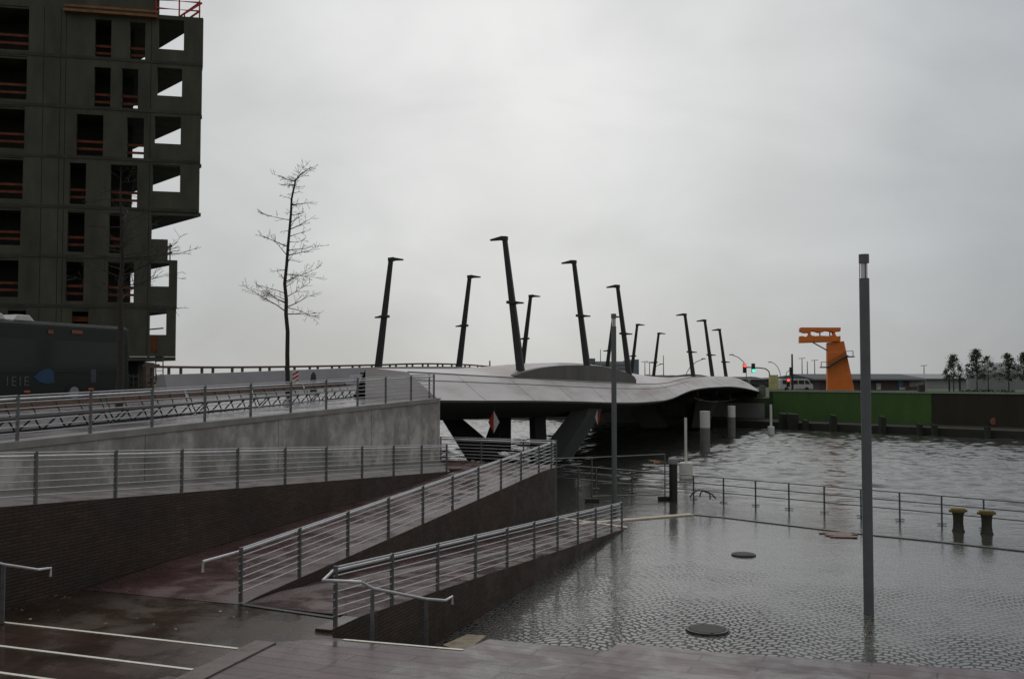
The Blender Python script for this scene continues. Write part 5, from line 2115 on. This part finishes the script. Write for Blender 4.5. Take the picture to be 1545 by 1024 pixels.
# vehicles at the far bridge end
def far_vehicle(px0, px1, ytop, Y, name, label, cat, paint, van=True):
    a, b_ = at(px0, ytop, Y), at(px1, ytop, Y)
    L, zt = b_.x - a.x, a.z
    zb = zt - (L * (0.36 if van else 0.34))
    t = thing(name, label, cat, V((a.x + L / 2, Y, zb)))
    P = lambda l, z: V((a.x + L * l, Y, zb + (zt - zb) * z))
    m2 = MB()
    if van:
        o = [(0, .14), (0, .95), (.03, 1), (.80, 1), (.86, .95), (.93, .60), (.99, .52), (1, .14)]
    else:
        o = [(0, .2), (0, .6), (.06, .66), (.2, 1), (.62, 1), (.78, .66), (.97, .58), (1, .2)]
    m2.prism([P(l, z) for l, z in o], (0, 1.8, 0))
    m2.build('body', paint, t, bevel=0.05)
    m2 = MB()
    if van:
        for l0, l1 in ((.06, .28), (.31, .52), (.55, .72)):
            m2.prism([P(l0, .56), P(l0, .88), P(l1, .88), P(l1, .56)], (0, -0.02, 0))
        m2.prism([P(.75, .56), P(.75, .88), P(.83, .88), P(.90, .60), P(.90, .56)], (0, -0.02, 0))
    else:
        m2.prism([P(.13, .68), P(.22, .95), P(.60, .95), P(.72, .68)], (0, -0.02, 0))
    m2.build('windows', M_GLASS_D, t)
    for l in (.18, .80):
        m2 = MB()
        c = P(l, .14)
        m2.tube([c + V((0, -0.03, 0)), c + V((0, 0.25, 0))], (zt - zb) * 0.17, 16)
        m2.build('wheel', M_RUBBER, t)


far_vehicle(1178, 1227, 571.5, 140, 'white_bus', 'white minibus with dark windows left of the orange tower', 'minibus', mat('far_white', (0.5, 0.5, 0.5), 0.5))
far_vehicle(1132, 1158, 572, 150, 'dark_van', 'dark van waiting behind the far end of the bridge', 'van', mat('far_dark', (0.05, 0.05, 0.055), 0.5))
# long white-roofed building strip behind traffic lights
block(1108, 1240, 572.2, 260, 15, 'shelter', mat('shelter_dark', (0.05, 0.05, 0.055), 0.8), 'long dark shelter with thin white roof behind the traffic lights', 'shelter', zb=ZG)
ro = block(1106, 1244, 571.2, 259, 17, 'shelter_roof', mat('shelter_white', (0.6, 0.6, 0.6), 0.6), zb=at(1106, 572.0, 259).z)
so = bpy.data.objects['shelter']
ro.parent = so
ro.name = 'roof'

# traffic lights
E_RED = emit('red_light', (1.0, 0.10, 0.07), 1.3)
E_GREEN = emit('green_light', (0.12, 1.0, 0.62), 1.1)


def signal_head(c, lit, t, s_=1.0):
    m2 = MB()
    m2.box(c, 0.42 * s_, 0.3, 1.15 * s_)
    h = m2.build('signal_head', M_DARK, t, bevel=0.03)
    zz = {'red': 0.34, 'green': -0.34}[lit] * s_
    m2 = MB()
    cc = c + V((0, -0.16, zz))
    m2.tube([cc + V((0, -0.05, 0)), cc + V((0, 0.0, 0))], 0.21 * s_, 16)
    l = m2.build('lit_lens', E_RED if lit == 'red' else E_GREEN, t)
    l.parent = h


YS = 124.0
t = thing('traffic_signal', 'gantry traffic signal with a red and a green light lit', 'traffic light', lower(at(1161, 585, YS), ZG))
mb = MB()
bp0 = at(1161.5, 590, YS)
mb.tube([lower(bp0, ZG), at(1161.5, 566, YS), at(1160, 560, YS), at(1155, 556, YS), at(1147, 555, YS), at(1123, 553.5, YS)], 0.075, 8)
mb.build('gantry_pole', M_POST, t, smooth=True)
signal_head(at(1123.5, 555.5, YS - .1), 'red', t)
signal_head(at(1136.5, 555, YS - .1), 'green', t)
t = thing('traffic_signal', 'post mounted traffic signal showing red before the white minibus', 'traffic light', lower(at(1188, 590, YS + 2), ZG))
mb = MB()
c = at(1189, 577, YS + 2)
mb.tube([lower(c, ZG) + V((0, .2, 0)), c + V((0, .2, .6))], 0.06, 8)
mb.build('post', M_POST, t)
signal_head(c, 'red', t, 0.9)
t = thing('signal_mast', 'tall dark mast with a curved bracket left of the tower', 'mast', lower(at(1195, 590, YS), ZG))
mb = MB()
c = at(1195, 534, YS)
mb.tube([lower(c, ZG), c], [0.14, 0.10], 10)
mb.build('mast', M_DARK, t)
mb = MB()
mb.tube([at(1195, 558, YS), at(1190, 559, YS), at(1186.5, 562, YS), at(1185.5, 570, YS)], 0.04, 6)
mb.build('bracket', M_DARK, t)
mb = MB()
mb.box(at(1193.5, 560, YS - .15), 0.35, 0.3, 1.0)
mb.build('signal_box', M_DARK, t)


def curved_lamp(pts, Y, label):
    t = thing('street_lamp', label, 'street lamp', lower(at(*pts[0], Y), ZG), 'distant curved street lamps')
    m2 = MB()
    P = [at(x, y, Y) for x, y in pts]
    m2.tube([lower(P[0], ZG)] + P, 0.06, 6)
    m2.build('pole', M_POST, t, smooth=True)
    m2 = MB()
    m2.bar(P[-1] + V((0.25, 0, 0)), P[-1] + V((-0.35, 0, 0)), 0.3, 0.14)
    m2.build('lamp_head', M_POST, t)


curved_lamp([(1035, 575), (1036, 562), (1041, 554), (1050, 546), (1062, 541)], 150, 'distant curved lamp behind the left end of the bridge wave')
curved_lamp([(1126, 575), (1126, 556), (1122, 546), (1114, 539), (1104, 535)], 150, 'distant curved lamp above the gantry traffic signal')
curved_lamp([(1178, 575), (1177, 562), (1173, 553), (1168, 548), (1162, 546)], 190, 'faint distant curved lamp right of the gantry signal')
curved_lamp([(984, 572), (986, 558), (990, 552), (998, 549)], 170, 'faint distant curved lamp beside the thin bridge mast')

# office block and poles seen above the bridge
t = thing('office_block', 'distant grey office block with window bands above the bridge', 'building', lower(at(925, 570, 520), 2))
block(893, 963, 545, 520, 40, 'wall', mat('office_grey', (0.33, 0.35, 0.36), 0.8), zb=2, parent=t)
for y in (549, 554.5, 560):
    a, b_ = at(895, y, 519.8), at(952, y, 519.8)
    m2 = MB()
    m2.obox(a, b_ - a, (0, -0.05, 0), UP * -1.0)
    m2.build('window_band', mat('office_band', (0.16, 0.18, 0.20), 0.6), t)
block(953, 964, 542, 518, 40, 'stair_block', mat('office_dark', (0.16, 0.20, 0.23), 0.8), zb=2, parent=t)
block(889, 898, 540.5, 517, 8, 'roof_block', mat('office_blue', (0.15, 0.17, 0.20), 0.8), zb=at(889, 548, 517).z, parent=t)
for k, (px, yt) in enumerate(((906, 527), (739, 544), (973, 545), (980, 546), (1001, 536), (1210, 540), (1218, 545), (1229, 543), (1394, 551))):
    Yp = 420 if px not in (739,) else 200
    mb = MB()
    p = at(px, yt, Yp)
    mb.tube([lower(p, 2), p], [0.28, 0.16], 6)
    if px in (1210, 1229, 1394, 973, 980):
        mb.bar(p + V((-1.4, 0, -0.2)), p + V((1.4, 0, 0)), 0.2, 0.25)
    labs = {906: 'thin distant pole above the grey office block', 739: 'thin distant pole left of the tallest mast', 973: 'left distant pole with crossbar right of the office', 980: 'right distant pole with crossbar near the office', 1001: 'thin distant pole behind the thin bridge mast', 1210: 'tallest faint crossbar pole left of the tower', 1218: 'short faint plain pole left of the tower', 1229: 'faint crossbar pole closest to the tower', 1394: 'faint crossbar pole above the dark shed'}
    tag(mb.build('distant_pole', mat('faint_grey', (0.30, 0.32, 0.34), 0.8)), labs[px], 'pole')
